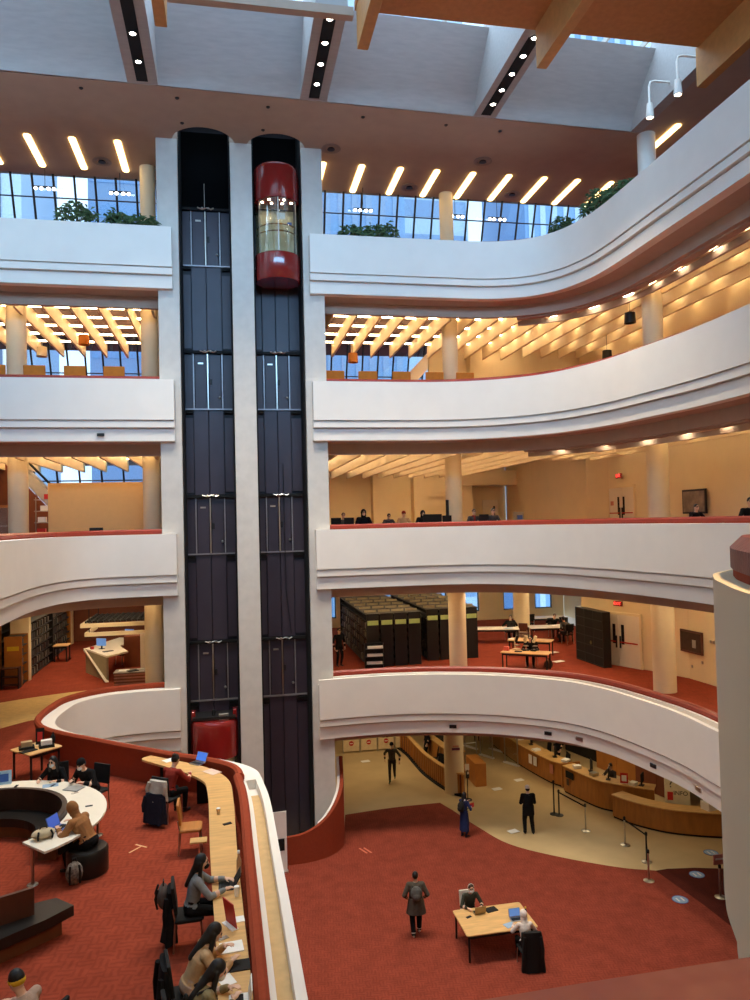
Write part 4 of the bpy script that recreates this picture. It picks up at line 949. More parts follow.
def double_door(n, cx, cy, z, rz, w=1.9, h=2.1, m=LTWHITE):
    """faces local -y"""
    r = thing('door_%d' % n, None, None, (cx, cy, z), rz); r['kind'] = 'structure'
    for sx in (-1, 1):
        l = MB().box((sx * w / 4, 0, h / 2), (w / 2 - .02, .06, h), bev=.005).build('door_leaf', m, r)
        MB().box((sx * .22, -.035, h * .62), (.14, .02, h * .38)).build('glass_slot', BLACKM, l)
        MB().box((sx * w / 4, -.06, h * .47), (w / 2 - .2, .05, .05)).build('push_bar', REDSIGN, l)
        MB().box((sx * .1, -.05, h * .47), (.05, .06, .5)).build('pull_handle', BLACK, l)
    MB().box((0, 0, h + .05), (w + .16, .1, .1)).box((-w / 2 - .05, 0, h / 2), (.08, .1, h)).box((w / 2 + .05, 0, h / 2), (.08, .1, h)).build('door_frame', CREAM, r)
    MB().box((-w / 2 + .28, -.04, h * .68), (.26, .01, .2)).build('door_notice', mat('notice_red', (200, 130, 110), .7), r)
    return r
wa = atan2(27.9 - 31.2, 16.67 - 15.3)
double_door(1, 16.02, 29.25, F2, wa, 2.1, 2.15)
exit_sign((15.97, 29.16, F2 + 2.62), .42, wa, 'red exit sign over the white double doors on the second level')
tv = thing('wall_niche', 'dark wall display niche right of the double doors on the second level', 'display', (17.19, 25.9, F2 + 1.45), radians(-86))
MB().box((0, -.02, 0), (1.25, .06, .85)).build('frame', DARKWOOD, tv); MB().box((0, -.055, 0), (1.1, .02, .7)).build('screen', mat('tv_dark', (74, 62, 56), .2), tv); MB().box((.2, -.07, -.05), (.2, .01, .3)).build('poster', mat('tv_grey', (150, 148, 142), .5), tv)
for y, z in ((24.9, 1.6), (24.75, 1.6), (26.0, .5), (25.4, .75)): single(MB().box((0, 0, 0), (.03, .08, .1)), 'wall_switch', STEEL, 'small switch plate on the wall right of the display niche', 'switch', (17.26 + (25.4 - y) * .06, y, F2 + z), 0, 'switch plates on the second level wall')
single(MB().box((0, 0, 0), (.5, .3, .01)), 'floor_sticker', PAPER, 'white sticker on the carpet behind the gear table, left one', 'sticker', (14.0, 30.9, F2 + .008), .3)
single(MB().box((0, 0, 0), (.5, .3, .01)), 'floor_sticker', PAPER, 'white sticker on the carpet by the black bookcase foot', 'sticker', (14.7, 33.0, F2 + .008), .3)

# ------------------------------------------------------------------ eye-level gallery: doors, pilasters, monitors on the desks behind the rail
for x, w_ in ((9.2, 1.2), (11.6, .9), (4.4, .9)): structure(MB().box((x, 45.2, (F3 + FL[4] - .86) / 2), (w_, .8, FL[4] - .86 - F3)), 'trim_20', CREAM)
structure(MB().box((15.6, 44.6, F3 + 3.4), (3.6, 1.9, .9)), 'trim_21', CREAM)
structure(MB().box((14.2, 44.8, F3 + 1.5), (.9, 1.6, 3.0)), 'trim_22', CREAM)
dd = double_door(2, 17.83, 31.9, F3, radians(-88), 2.1, 2.2)
exit_sign((17.7, 31.85, F3 + 2.75), .45, radians(-88), 'red exit sign over the double doors of the eye-level gallery')
exit_sign((17.0, 35.6, F3 + 4.0), .45, radians(-60), 'orange-red hanging exit sign left of the upper gallery doors')
d3 = structure(MB().box((0, 0, 1.05), (1.0, .06, 2.1)), 'door_3', LTWHITE); d3.location = (16.3, 45.5, F3); MB().box((.25, -.04, 1.3), (.12, .02, .8)).build('glass_slot', BLACKM, d3)
tv = thing('wall_display', 'dark framed picture panel on the right wall of the eye-level gallery', 'display', (17.8, 26.3, F3 + 1.4), radians(-90))
MB().box((0, -.02, 0), (1.5, .06, .95)).build('frame', BLACK, tv); MB().box((0, -.055, 0), (1.36, .02, .8)).build('screen', mat('picture_grey', (128, 112, 92), .3, var=.4, scale=3), tv)
def monitor(label, x, y, z, rz, group=None, h=.36):
    r = thing('monitor', label, 'monitor', (x, y, z), rz, group); MB().box((0, 0, .12 + h / 2), (.4, .04, h), bev=.01).build('screen', BLACKM, r); MB().box((0, .03, .08), (.06, .05, .16)).build('stand', BLACK, r); MB().box((0, .03, .01), (.24, .18, .02)).build('foot', BLACK, r)
    return r
desks3 = [(5.2, 28.9, 3.0, 'left reading desk behind the eye-level rail near the shafts'), (8.2, 29.0, 2.6, 'reading desk behind the eye-level rail left of the middle column'), (11.9, 27.4, 2.6, 'reading desk behind the eye-level rail right of the middle column')]
for x, y, w_, n in desks3: table(n, x, y, F3, w_, .8, 0 if x < 10 else -.5, .72)
for px, y, n in ((336, 28.9, 'small dark monitor right beside the shafts'), (349, 29, 'narrow dark monitor left of the black-coated person'), (447, 30.0, 'dark monitor on the far side of the middle column'), (484, 28.0, 'dark monitor between two seated readers')):
    p = atY(px, 520, y); monitor(n + ' at the eye-level rail', p.x, y, F3 + .72, .1, h=.26)
for px, n, y in ((428, 'small dark monitor left of the middle column at eye level', 29.0), (437, 'tall dark monitor touching the middle column at eye level', 29.2)):
    p = atY(px, 520, y); monitor(n, p.x, y, F3 + .72, 0, h=.32)
r = thing('wall_telephone', 'black phone box on the middle column of the eye-level gallery', 'phone', (8.95, 30.2, F3 + 1.3), -.6); MB().box((0, 0, 0), (.1, .2, .9), bev=.02).build('case', BLACK, r); MB().box((0, -.11, .1), (.07, .03, .4), bev=.01).build('handset', BLACKM, r)
r = thing('paper_dispenser', 'grey box with a blue face near the door of the eye-level gallery', 'dispenser', (13.2, 33.0, F3)); MB().box((0, 0, .6), (.4, .3, 1.2), bev=.02).build('case', STEEL, r); MB().box((0, -.16, .95), (.26, .02, .2)).build('screen', BLUE, r)
# eye-level gallery at left: partition, escalator stringer, shelves
single(MB().box((0, 0, 1.36), (4.0, .12, 2.72), bev=.01), 'partition_panel', mat('partition_tan', (222, 182, 122), .7, var=.02), 'plain tan partition panel left of the shafts at eye level', 'partition', (-4.9, 31.0, F3))
single(MB().box((0, 0, .05), (.42, .26, .1), bev=.02), 'desk_phone', BLACKM, 'black object on the red rail in front of the tan partition', 'desk phone', (-4.55, 27.42, WT[3] + .18))
es_ = thing('escalator', 'white-sided escalator rising behind the left column at eye level', 'escalator', (0, 0, 0))
MB().add([(-9.9, 34, 16.2), (-9.9, 34, 15.6), (-6.6, 34, 11.9), (-6.6, 34, 12.6), (-9.9, 34.9, 16.2), (-9.9, 34.9, 15.6), (-6.6, 34.9, 11.9), (-6.6, 34.9, 12.6)], [(0, 1, 2, 3), (4, 7, 6, 5), (0, 4, 5, 1), (3, 2, 6, 7), (0, 3, 7, 4), (1, 5, 6, 2)]).build('side_panel', mat('escalator_white', (190, 188, 190), .5), es_)
MB().tube([(-10, 33.95, 16.7), (-6.6, 33.95, 13.0), (-6.4, 33.95, 12.7)], .05, 8).build('handrail', BLACKM, es_)
MB().add([(-9.9, 33.98, 15.55), (-6.65, 33.98, 11.9), (-6.65, 33.98, 11.1), (-9.9, 33.98, 11.1), (-9.9, 34.05, 15.55), (-6.65, 34.05, 11.9), (-6.65, 34.05, 11.1), (-9.9, 34.05, 11.1)], [(0, 1, 2, 3), (4, 7, 6, 5), (0, 4, 5, 1), (3, 2, 6, 7), (0, 3, 7, 4), (1, 5, 6, 2)]).build('wood_panel', REDBROWN, es_)
r = thing('display_shelf', 'open metal display shelf behind the left column at eye level', 'shelf', (-7.1, 31.6, F3))
for sx in (-.4, .4): MB().tube([(sx, 0, 0), (sx, 0, 2.2)], .02, 6).build('post', STEEL, r)
for k in range(5): MB().box((0, 0, .3 + k * .45), (.84, .4, .03)).build('shelf', STEEL, r); MB().box((random.uniform(-.2, .2), 0, .42 + k * .45), (.3, .2, .2)).build('shelf_item', random.choice([REDSIGN, PAPER, BLACKM, OAK]), r)
g_ = thing('glass_case', 'glass display case at the left edge at eye level', 'display case', (-8.75, 31.2, F3)); MB().box((0, 0, .9), (1.3, .5, 1.8)).build('glass', CLEAR, g_); MB().box((0, 0, .05), (1.34, .54, .1)).build('base', BLACK, g_); MB().box((0, 0, 1.85), (1.34, .54, .1)).build('top', OAK, g_)
for z in (.6, 1.1): MB().box((0, 0, z), (1.28, .48, .02)).build('shelf', STEEL, g_)

# ------------------------------------------------------------------ gallery with orange chairs
def orange_chair(px, y, label):
    p = atY(px, 375, y); r = thing('lounge_chair', label, 'chair', (p.x, y, F4), random.uniform(-.05, .05))
    MB().box((0, .1, .42), (.72, .6, .12), bev=.05).build('seat', ORANGE, r); MB().box((0, -.22, .95), (.74, .1, .86), bev=.04, rx=.06).build('backrest', ORANGE, r)
    for sx in (-.27, .27):
        for sy in (-.15, .35): MB().tube([(sx, sy, 0), (sx, sy, .37)], .02, 6).build('leg', STEEL, r)
for px, n in ((-3, 'cut by the left edge'), (36, 'first whole one from the left edge'), (76, 'middle of the left group'), (115, 'nearest the left pillar')): orange_chair(px, 28.6, 'orange lounge chair back above the left rail, ' + n)
for px, n in ((334, 'closest to the right pillar'), (367, 'second from the right pillar'), (400, 'third from the right pillar'), (433, 'just left of the middle column'), (463, 'just right of the middle column')): orange_chair(px, 28.8, 'orange lounge chair back above the right rail, ' + n)
for px, y, n in ((85, 32, 'small round cream lantern'), (85, 33, 'orange drum lamp')): pass
for px, py, y, n, m in ((84, 340, 32, 'orange drum pendant under the left baffles', ORANGE), (42, 352, 33, 'pale round pendant under the left baffles', CREAM), (353, 358, 32, 'orange drum pendant under the right baffles', ORANGE), (607, 355, 31, 'dark spot fitting under the right wing baffles', BLACK), (630, 318, 26, 'dark projector hanging near the right wing column', BLACK)):
    p = atY(px, py, y)
    r = thing('pendant_lamp', n, 'pendant lamp', tuple(p)); zc = FL[5] - .86 - p.z
    MB().lathe([(0, .22), (.2, .2), (.22, -.2), (.18, -.2), (.17, .17), (0, .18)], (0, 0, 0), 18).build('lamp_shade', m, r); MB().tube([(0, 0, .2), (0, 0, zc)], .012, 6).build('cord', BLACK, r)

# ------------------------------------------------------------------ ground floor
tg = table('big pale wooden table on the ground floor carpet', 6.94, 19.98, G, 2.0, 1.35, 0)
gz = G + .75
laptop('tan laptop before the dark-jacketed person at the big ground table', 6.62, 20.38, gz, pi + .1, mat('tan_case', (170, 140, 90), .5), SCREEN, 1.8)
papers('black pad beside the tan laptop on the big ground table', 7.0, 20.42, gz, .2, .34, .24, BLACKM, .02, 'tablet', 'tablet')
papers('small dark phone at the left end of the big ground table', 6.28, 20.2, gz, .4, .16, .08, BLACKM, .012, 'phone', 'phone')
papers('light blue booklet at the front of the big ground table', 7.22, 19.55, gz, .3, .3, .22, LBLUE, .01, 'booklet', 'booklet')
laptop('silver laptop before the person with the white headscarf', 7.5, 19.78, gz, 0, STEEL, SCREEN, 1.8)
r = thing('bottle', 'dark bottle at the right corner of the big ground table', 'bottle', (7.8, 19.85, gz)); MB().lathe([(0, 0), (.035, 0), (.035, .18), (.015, .23), (0, .23)], (0, 0, 0), 12).build('body', BLACK, r); MB().lathe([(0, .23), (.02, .23), (.02, .27), (0, .27)], (0, 0, 0), 10).build('cap', YELLOWL, r)
chair('dark chair draped with a black coat at the big ground table', 7.45, 18.95, G, 0, BLACKM)
drape2('black coat hanging over the chair in front of the big ground table', 7.5, 18.66, G + .02, -.15, BLACKM, .5, .66, .98)
chair('pale-backed chair of the dark-jacketed person behind the big ground table', 6.55, 21.0, G, pi, LTWHITE)

# stone-side service desks
def curved_desk(label, path, depth, h, z=G):
    r = thing('service_desk', label, 'desk', (0, 0, z))
    MB().sweep(path, [(.02, .08), (.02, h - .04), (.1, h - .04), (.1, .08)], 1).build('front_panel', DESK, r)
    MB().sweep(path, [(-.04, h - .04), (-.04, h), (depth, h), (depth, h - .04)], 1).build('countertop', COUNTER, r)
    MB().sweep(path, [(.06, 0), (.06, .08), (.12, .08), (.12, 0)], 1).build('plinth', BLACKM, r)
    return r
d1 = smooth_path([(13.1, 37.6), (13.12, 35.6), (13.25, 33.7), (13.6, 31.5), (13.9, 30.75)])
D1 = curved_desk('left curved wooden service desk with paper notices on its front', [(x, y) for x, y in d1], .7, 1.05)
MB().box((14.35, 30.75, .54), (.9, .08, 1.0), rz=.1).build('side_panel', DESK, D1)
for p_, m_ in (((13.3, 32.7), PAPER), ((13.38, 32.35), PAPER), ((13.66, 31.2), mat('notice_red', (200, 130, 110), .7))):
    MB().box((p_[0], p_[1], .68), (.02, .24, .4), rz=.22).build('paper_notice', m_, D1)
d2 = smooth_path([(13.75, 30.2), (13.95, 29.3), (14.28, 28.2), (14.75, 27.6), (15.4, 27.0), (15.85, 26.65)])
D2 = curved_desk('middle wooden service desk with a dark poster on its left front', d2, .6, 1.15)
MB().box((13.82, 29.75, .86), (.02, .5, .28), rz=.22).build('dark_poster', BLACKM, D2); MB().box((13.78, 29.85, .55), (.02, .14, .26), rz=.22).build('symbol_poster', mat('sym', (90, 70, 50), .7), D2)
d3_ = smooth_path([(14.38, 27.2), (14.62, 26.6), (14.95, 26.05), (15.5, 25.42), (16.2, 24.95), (17.2, 24.5), (18.4, 24.2)])
D3 = curved_desk('right low wooden service desk sweeping behind the front parapet', d3_, .6, .92)
DT = G + 1.05
def mon2(n, x, y, z, rz, grp=None): return monitor(n, x, y, z, rz, grp)
mon2('black monitor at the far end of the left service desk', 13.75, 35.4, DT, 1.4); mon2('black monitor in the middle of the left service desk', 13.75, 33.6, DT, 1.4)
mon2('black monitor at the near end of the left service desk', 14.05, 31.6, DT, 1.3)
mon2('black monitor at the left of the middle service desk', 14.55, 29.2, G + 1.15, 1.3); mon2('black monitor at the middle of the middle service desk', 14.75, 28.1, G + 1.15, 1.0); mon2('black monitor at the right of the middle service desk', 15.65, 27.15, G + 1.15, .8)
mon2('white-topped dark monitor on the right low desk', 17.2, 24.9, G + .92, .4)
sign_holder('red standing notice on the middle service desk', 15.1, 27.55, G + 1.15, -.5, .3, .4, REDSIGN, PAPER)
for i, (x, y) in enumerate(((13.5, 34.5), (13.6, 32.7), (14.2, 30.9))): papers('stack of white papers on the left service desk', x, y, DT, .3 * i, .34, .26, PAPER, .04 + .03 * i, 'paper_stack', 'papers', 'paper stacks on the left service desk')
for i, (x, y) in enumerate(((14.15, 29.7), (14.4, 28.7), (15.35, 27.3))): papers('clear sneeze-guard base with papers on the middle service desk', x, y, G + 1.15, .3 * i, .3, .24, (PAPER, STEEL, LTWHITE)[i], .12, 'letter_tray', 'tray', 'trays on the middle service desk')
for i, (x, y, w_) in enumerate(((17.05, 24.95, 'left'), (17.75, 24.62, 'right'))): papers('white printer box on the %s part of the low desk' % w_, x, y, G + .92, .2, .5, .4, PAPER, .28, 'printer', 'printer')
for i, (x, y) in enumerate(((14.6, 34.0), (14.7, 32.2), (15.6, 28.8), (15.9, 27.6))): chair('black office chair behind the %s' % ('far part of the left service desk', 'near part of the left service desk', 'left part of the middle desk', 'right part of the middle desk')[i], x, y, G, 1.5, BLACKM)
# back cabinets behind the desks
for i, (x, y, w_, h, n, m) in enumerate(((16.9, 34.6, 2.2, 2.4, 'dark tall cabinet behind the left service desk', BLACK), (17.2, 31.6, 2.6, 2.2, 'oak cabinet behind the gap between the desks', OAK), (17.6, 29.0, 2.4, 2.6, 'red-brown cabinet behind the middle desk', REDBROWN))):
    r = thing('cabinet', n, 'cabinet', (x, y, G), radians(-75)); MB().box((0, 0, h / 2), (w_, .5, h), bev=.01).build('carcass', m, r)
    for sx in (-1, 1):
        d = MB().box((sx * w_ / 4, -.26, h / 2), (w_ / 2 - .03, .03, h - .1), bev=.005).build('cabinet_door', m, r); MB().box((sx * .06, -.29, h / 2), (.02, .03, .2)).build('handle', STEEL, d)
# slatted reception desk round the ground column
rp = smooth_path([(8.25, 38.6), (8.5, 37.0), (8.55, 35.5), (8.6, 34.1), (8.75, 33.0), (8.95, 32.0), (9.2, 31.2), (9.5, 30.8)], 10)
rr = thing('reception_desk', 'curved reception desk of upright wooden slats round the ground column', 'desk', (0, 0, G))
MB().sweep(rp, [(.03, .1), (.03, .9), (.08, .9), (.08, .1)], 1).build('front_panel', REDBROWN, rr)
MB().sweep(rp, [(-.02, .9), (-.02, .95), (.16, .95), (.16, .9)], 1).build('top_rail', COUNTER, rr)
MB().sweep(rp, [(-.1, 0), (-.1, .08), (.1, .08), (.1, 0)], 1).build('plinth', BLACKM, rr)
acc = 0
for i in range(len(rp) - 1):
    d = hypot(rp[i + 1][0] - rp[i][0], rp[i + 1][1] - rp[i][1]); acc += d
    if acc > .17: acc = 0; MB().box((rp[i][0], rp[i][1], .5), (.04, .1, .78), rz=atan2(rp[i + 1][1] - rp[i][1], rp[i + 1][0] - rp[i][0]) + pi / 2).build('slat', OAK, rr)
r = thing('back_counter', 'wooden back counter with a dark cabinet inside the reception desk', 'counter', (9.9, 35.2, G), .1)
MB().box((0, 0, .5), (.7, 3.4, 1.0)).build('carcass', OAK, r); MB().box((0, 0, 1.03), (.8, 3.5, .05)).build('countertop', COUNTER, r); MB().box((.1, .4, 1.7), (.3, 2.2, 1.3), bev=.01).build('dark_cabinet', BLACKM, r)
single(MB().box((0, 0, .5), (.5, 1.3, 1.0), bev=.01), 'side_counter', OAK, 'small wooden counter right of the ground column', 'counter', (10.6, 32.4, G))
for i, (x, y) in enumerate(((9.25, 34.6), (9.2, 33.4))): chair('black office chair inside the slatted reception desk, %s' % ('far one', 'near one')[i], x, y, G, 1.2 + i, BLACKM)
mon2('black monitor inside the slatted reception desk', 9.7, 34.0, G + 1.055, -1.4)
r = thing('wall_plaque', 'small purple and white sign on the ground column', 'sign', (9.27, 31.02, G + 1.95), -.1); MB().box((0, 0, 0), (.34, .02, .1)).build('plate', mat('purple', (110, 60, 90), .5), r); MB().box((0, 0, .12), (.26, .02, .06)).build('strip', mat('pink', (214, 150, 130), .6), r)
sn = thing('sanitizer_stand', 'black hand sanitizer stand in front of the ground column', 'stand', (9.55, 30.4, G))
MB().lathe([(0, 0), (.18, 0), (.17, .03), (0, .04)], (0, 0, 0), 18).build('base', BLACK, sn); MB().tube([(0, 0, .03), (0, 0, 1.25)], .02, 8).build('pole', BLACK, sn); MB().box((0, -.03, 1.05), (.12, .12, .26), bev=.02).build('dispenser', BLACK, sn); MB().box((0, -.1, 1.15), (.08, .01, .1)).build('white_label', PAPER, sn); MB().box((0, 0, 1.36), (.18, .02, .26)).build('sign', PAPER, sn)
# entrance barriers at the back
for i, (x, n) in enumerate(((5.5, 'first from the left'), (6.4, 'second from the left'), (7.3, 'third from the left'), (8.2, 'fourth from the left'))):
    r = thing('entrance_gate', 'pale entrance barrier with a red no-entry disc, ' + n, 'barrier', (x + .35, 38.0, G))
    MB().box((0, 0, .36), (.8, .04, .56)).build('panel', mat('barrier_cream', (222, 200, 160), .6), r)
    for sx in (-1, 1): MB().tube([(sx * .42, 0, 0), (sx * .42, 0, .98)], .025, 8).build('post', STEEL, r)
    MB().tube([(-.42, 0, .7), (.42, 0, .7)], .02, 8).build('top_rail', STEEL, r)
    d = MB().lathe([(0, 0), (.12, 0), (.12, .02), (0, .02)], (0, 0, 0), 20).build('red_disc', REDSIGN, r); d.location = (0, -.02, .48); d.rotation_euler = (pi / 2, 0, 0)
    MB().box((0, -.045, .48), (.16, .01, .035)).build('white_bar', PAPER, r)
for i, (x, y, n) in enumerate(((12.2, 35.6, 'left one by the railing'), (12.95, 34.2, 'middle one'), (13.0, 36.4, 'far one'), (11.9, 37.2, 'farthest one'))):
    r = thing('security_gate', 'steel security gate panel left of the service desks, ' + n, 'security gate', (x, y, G), radians(-62))
    MB().tube([(-.4, 0, 0), (-.4, 0, 1.65), (-.3, 0, 1.72), (.3, 0, 1.72), (.4, 0, 1.65), (.4, 0, 0)], .035, 8).build('frame', STEEL, r); MB().box((0, 0, .85), (.7, .015, 1.5)).build('panel', CLEAR, r); MB().box((0, 0, .03), (.95, .16, .06), bev=.01).build('foot_plate', PAPER, r)
r = thing('steel_railing', 'low steel railing between the security gates and the ground column', 'railing', (11.3, 36.2, G))
for x in (-.6, 0, .6): MB().tube([(x, 0, 0), (x, 0, 1.0)], .025, 8).build('post', STEEL, r)
for z in (1.0, .55): MB().tube([(-.6, 0, z), (.6, 0, z)], .022, 8).build('rail', STEEL, r)
single(MB().box((0, 0, .55), (.9, .1, 1.1), bev=.01), 'low_partition', mat('pale_panel', (214, 196, 168), .6), 'low pale panel beside the right shaft pillar', 'partition', (4.45, 31.5, G), radians(80))
# queue posts
def stanchion(label, x, y, m=STEEL, h=.98, base=STEEL):
    r = thing('queue_post', label, 'queue post', (x, y, G)); MB().lathe([(0, 0), (.17, 0), (.17, .02), (.06, .05), (0, .05)], (0, 0, 0), 20).build('base', base, r)
    MB().tube([(0, 0, .03), (0, 0, h)], .03, 10).build('pole', m, r); MB().lathe([(0, h - .09), (.045, h - .09), (.045, h), (.02, h + .03), (0, h + .03)], (0, 0, 0), 14).build('belt_head', BLACK, r); return r
SP = [(12.36, 28.1, BLACK, 1.3), (12.5, 27.95, BLACK, .98), (12.82, 26.34, STEEL, .98), (13.6, 24.89, STEEL, .98), (13.63, 23.52, BLACK, .98), (12.97, 22.3, STEEL, .98)]
for i, (x, y, m, h) in enumerate(SP):
    stanchion(('taller black queue post with a sign by the left desk', 'shorter black queue post beside the taller one', 'steel queue post standing alone before the middle desk', 'steel queue post at the left end of the belt by the low desk', 'black queue post at the corner of the belt', 'steel-based queue post on the red carpet, nearest one')[i], x, y, m, h, STEEL if i > 1 else BLACK)
MB_ = lambda a, b_: MB().sweep([a, ((a[0] + b_[0]) / 2, (a[1] + b_[1]) / 2), b_], [(-.004, G + .87), (-.004, G + .93), (.004, G + .93), (.004, G + .87)], 1)
for a, b_, n in ((1, 2, 'black belt between the black post and the lone steel post'), (3, 4, 'black belt before the right low desk'), (4, 5, 'black belt reaching down to the nearest steel post')):
    pa, pb = SP[a][:2], SP[b_][:2]; dx, dy = pb[0] - pa[0], pb[1] - pa[1]; L = hypot(dx, dy); k = .05 / L
    single(MB_((pa[0] + dx * k, pa[1] + dy * k), (pb[0] - dx * k, pb[1] - dy * k)), 'queue_belt', BLACKM, n, 'queue belt')
r = stanchion('steel sign post with a pinkish sign at the right edge', 14.5, 20.85); MB().box((0, 0, 1.15), (.4, .03, .3)).build('sign', mat('pink_sign', (196, 130, 120), .6), r); MB().box((0, -.02, 1.17), (.3, .01, .05)).build('sign_line', PAPER, r)
for x, y, n in ((13.23, 21.0, 'nearest one'), (14.68, 22.3, 'middle one'), (16.1, 23.6, 'far one by the low desk')):
    o = thing('floor_sticker', 'round pale blue floor sticker with white figures, ' + n, 'sticker', (x, y, G + .012)); MB().cyl((0, 0, 0), .24, .006, 28).build('disc', LBLUE, o); MB().box((-.08, 0, .008), (.05, .2, .004)).box((.08, 0, .008), (.05, .2, .004)).build('figures', PAPER, o)
    MB().lathe([(.22, 0), (.24, 0), (.24, .008), (.22, .008), (.22, 0)], (0, 0, 0), 28).build('rim', BLUE, o)
for x, y, n in ((12.49, 32.1, 'just left of the left desk'), (11.16, 31.3, 'right of the reception desk'), (11.3, 34.3, 'near the security gates'), (6.3, 36.5, 'before the entrance barriers'), (9.67, 25.2, 'on the edge of the ground carpet')):
    single(MB().box((0, 0, .004), (.42, .3, .008), bev=.03), 'floor_sticker', PAPER, 'small white floor sticker ' + n, 'sticker', (x, y, G), .2)
papers('white sheet on the floor at the feet of the man in black', 10.2, 26.95, G + .012, .3, .4, .3)
for i in range(2): single(MB().box((0, 0, .003), (.06, .5, .006)), 'floor_tape', mat('tape_red', (210, 110, 80), .7), 'strip of pink tape on the carpet near the guard wall', 'tape', (4.45 + .16 * i, 26.7, G + .012), .4, 'pink tape strips')
for i, (x, y, a) in enumerate(((-1.95, 15.6, .9), (-1.85, 15.75, -.7))): single(MB().box((0, 0, .003), (.3, .03, .006)), 'floor_tape', mat('tape_tan', (224, 170, 120), .7), 'thin tan tape mark on the carpet right of the ring desk', 'tape', (x, y, F2), a, 'tan tape marks')

# small plates, sprinklers and a lamp on the lowest white band
for px, py, m, n in ((455, 723, BLACK, 'dark grille plate left on the lowest white band'), (551, 731, BLACK, 'dark grille plate middle on the lowest white band'), (579, 738, STEEL, 'pale oval fitting on the lowest white band'), (651, 760, BLACK, 'dark grille plate right on the lowest white band'), (700, 787, STEEL, 'pale fitting at the right on the lowest white band')):
    ln = offset(L2R, .14); dirv = Z(px, py, 0) - EYE; tgt = atan2(dirv.x, dirv.y); k = min(range(len(ln)), key=lambda q: abs(atan2(ln[q][0], ln[q][1]) - tgt))
    e0, e1 = ln[k - 1], ln[k + 1]
    single(MB().box((0, 0, 0), (.26, .05, .12), bev=.01), 'fascia_plate', m, n, 'plate', (ln[k][0], ln[k][1], WT[2] - 1.93), atan2(e1[1] - e0[1], e1[0] - e0[0]))
single(MB().box((0, 0, 0), (.24, .05, .1), bev=.01), 'fascia_plate', BLACK, 'dark grille plate on the left orange-chair balcony band', 'plate', (-4.3, 27.03, WT[4] - 1.93))

# ------------------------------------------------------------------ planters' greenery on the topmost gallery
def plant(px, py, y, w, h, label, seed, droop=.3):
    rnd = random.Random(seed); p = atY(px, py, y); r = thing('potted_plant', label, 'plant', (p.x, y, WT[5] - .02))
    b = MB()
    for i in range(int(210 * max(w, .5))):
        x = rnd.uniform(-w / 2, w / 2); hh = h * rnd.uniform(.25, 1.0) * (1 - .5 * (2 * x / w) ** 2); q = rnd.uniform(-.14, .18)
        c = Vector((x, q, hh)); a = rnd.uniform(0, 2 * pi); L = rnd.uniform(.18, .36); dz = rnd.uniform(-.4, .9)
        d = Vector((cos(a), sin(a), dz)).normalized() * L; s = Vector((-sin(a), cos(a), 0)) * L * .12; u = Vector((0, 0, -L * droop))
        b.add([c, c + d * .45 + s + Vector((0, 0, .02)), c + d + u, c + d * .45 - s + Vector((0, 0, .02)), c + d * .45 + Vector((0, 0, -.015))], [(0, 1, 2), (0, 2, 3), (0, 4, 2), (0, 1, 4), (0, 4, 3)], 0)
    b.build('foliage', PLANT, r, fix=False)
    s = MB()
    for i in range(max(4, int(9 * w))): x = rnd.uniform(-w / 2, w / 2); s.tube([(x * .6, 0, 0), (x * .8, .02, h * .4), (x, 0, h * .75)], .012, 5)
    s.build('stems', mat('stem', (74, 72, 44), .8), r)
    MB().box((0, 0, .02), (w * .9, .24, .06), bev=.02).build('pot_rim', DARKWOOD, r)
PL = [(76, 219, 27.15, 1.25, .75, 'wide bushy plant on the topmost left balcony'), (116, 221, 27.15, .8, .5, 'loose plant in the middle of the topmost left balcony'), (137, 222, 27.15, .6, .42, 'small plant before the left column on the topmost balcony'), (150, 223, 27.15, .3, .34, 'tiny spiky plant next to the left pillar on the topmost balcony'),
      (351, 238, 27.15, .7, .42, 'first plant right of the elevators on the topmost balcony'), (371, 239, 27.15, .7, .5, 'second plant right of the elevators on the topmost balcony'), (388, 240, 27.15, .6, .6, 'third plant right of the elevators, with one tall stalk')]
for i, a in enumerate(PL): plant(*a, seed=i)
def plant_at(x, y, w, h, label, seed):
    plant(375, 200, y, w, h, label, seed); o = [q for q in COL.objects if q.get('label') == label][0]; o.location.x = x; o.rotation_euler = (0, 0, -1.2)
plant_at(12.3, 25.7, .9, .55, 'lower leafy plant on the curve of the topmost right balcony', 21)
plant_at(12.85, 23.9, 1.5, .85, 'large dense plant above the curve of the topmost right balcony', 22)
plant_at(12.9, 22.4, 1.0, .45, 'thin trailing plant below the white column at top right', 23)
# ------------------------------------------------------------------ people
SKIN = [mat('skin_light', (222, 178, 150), .6, var=.03), mat('skin_tan', (200, 152, 118), .6, var=.03), mat('skin_brown', (140, 96, 70), .6, var=.03)]
HAIRB = mat('hair_black', (26, 22, 22), .5, var=.2, scale=30); HAIRBR = mat('hair_brown', (66, 46, 34), .5, var=.2, scale=30)
def cloth(n, rgb, var=.12): return mat('cloth_' + n, rgb, .9, var=var, scale=12, bump=.15, spec=.15)
CB = cloth('black', (24, 23, 25)); CN = cloth('navy', (40, 48, 84)); CG = cloth('grey', (132, 136, 138)); CDG = cloth('dark_grey', (74, 70, 66)); CBR = cloth('brown', (150, 102, 62)); CRED = cloth('red', (140, 48, 38))
CBE = cloth('beige', (196, 158, 116)); COL_ = cloth('olive', (138, 120, 84)); CW = cloth('white', (228, 214, 204)); CJ = cloth('jeans', (44, 46, 58)); CPI = cloth('pinkgrey', (186, 156, 138)); CMU = cloth('mustard', (214, 170, 50))
MASKW = mat('mask_white', (224, 226, 228), .8); SHOE = mat('shoe_black', (28, 26, 26), .5); SHOEW = mat('shoe_white', (206, 190, 182), .6); EYEM = mat('eye_dark', (30, 24, 22), .3)

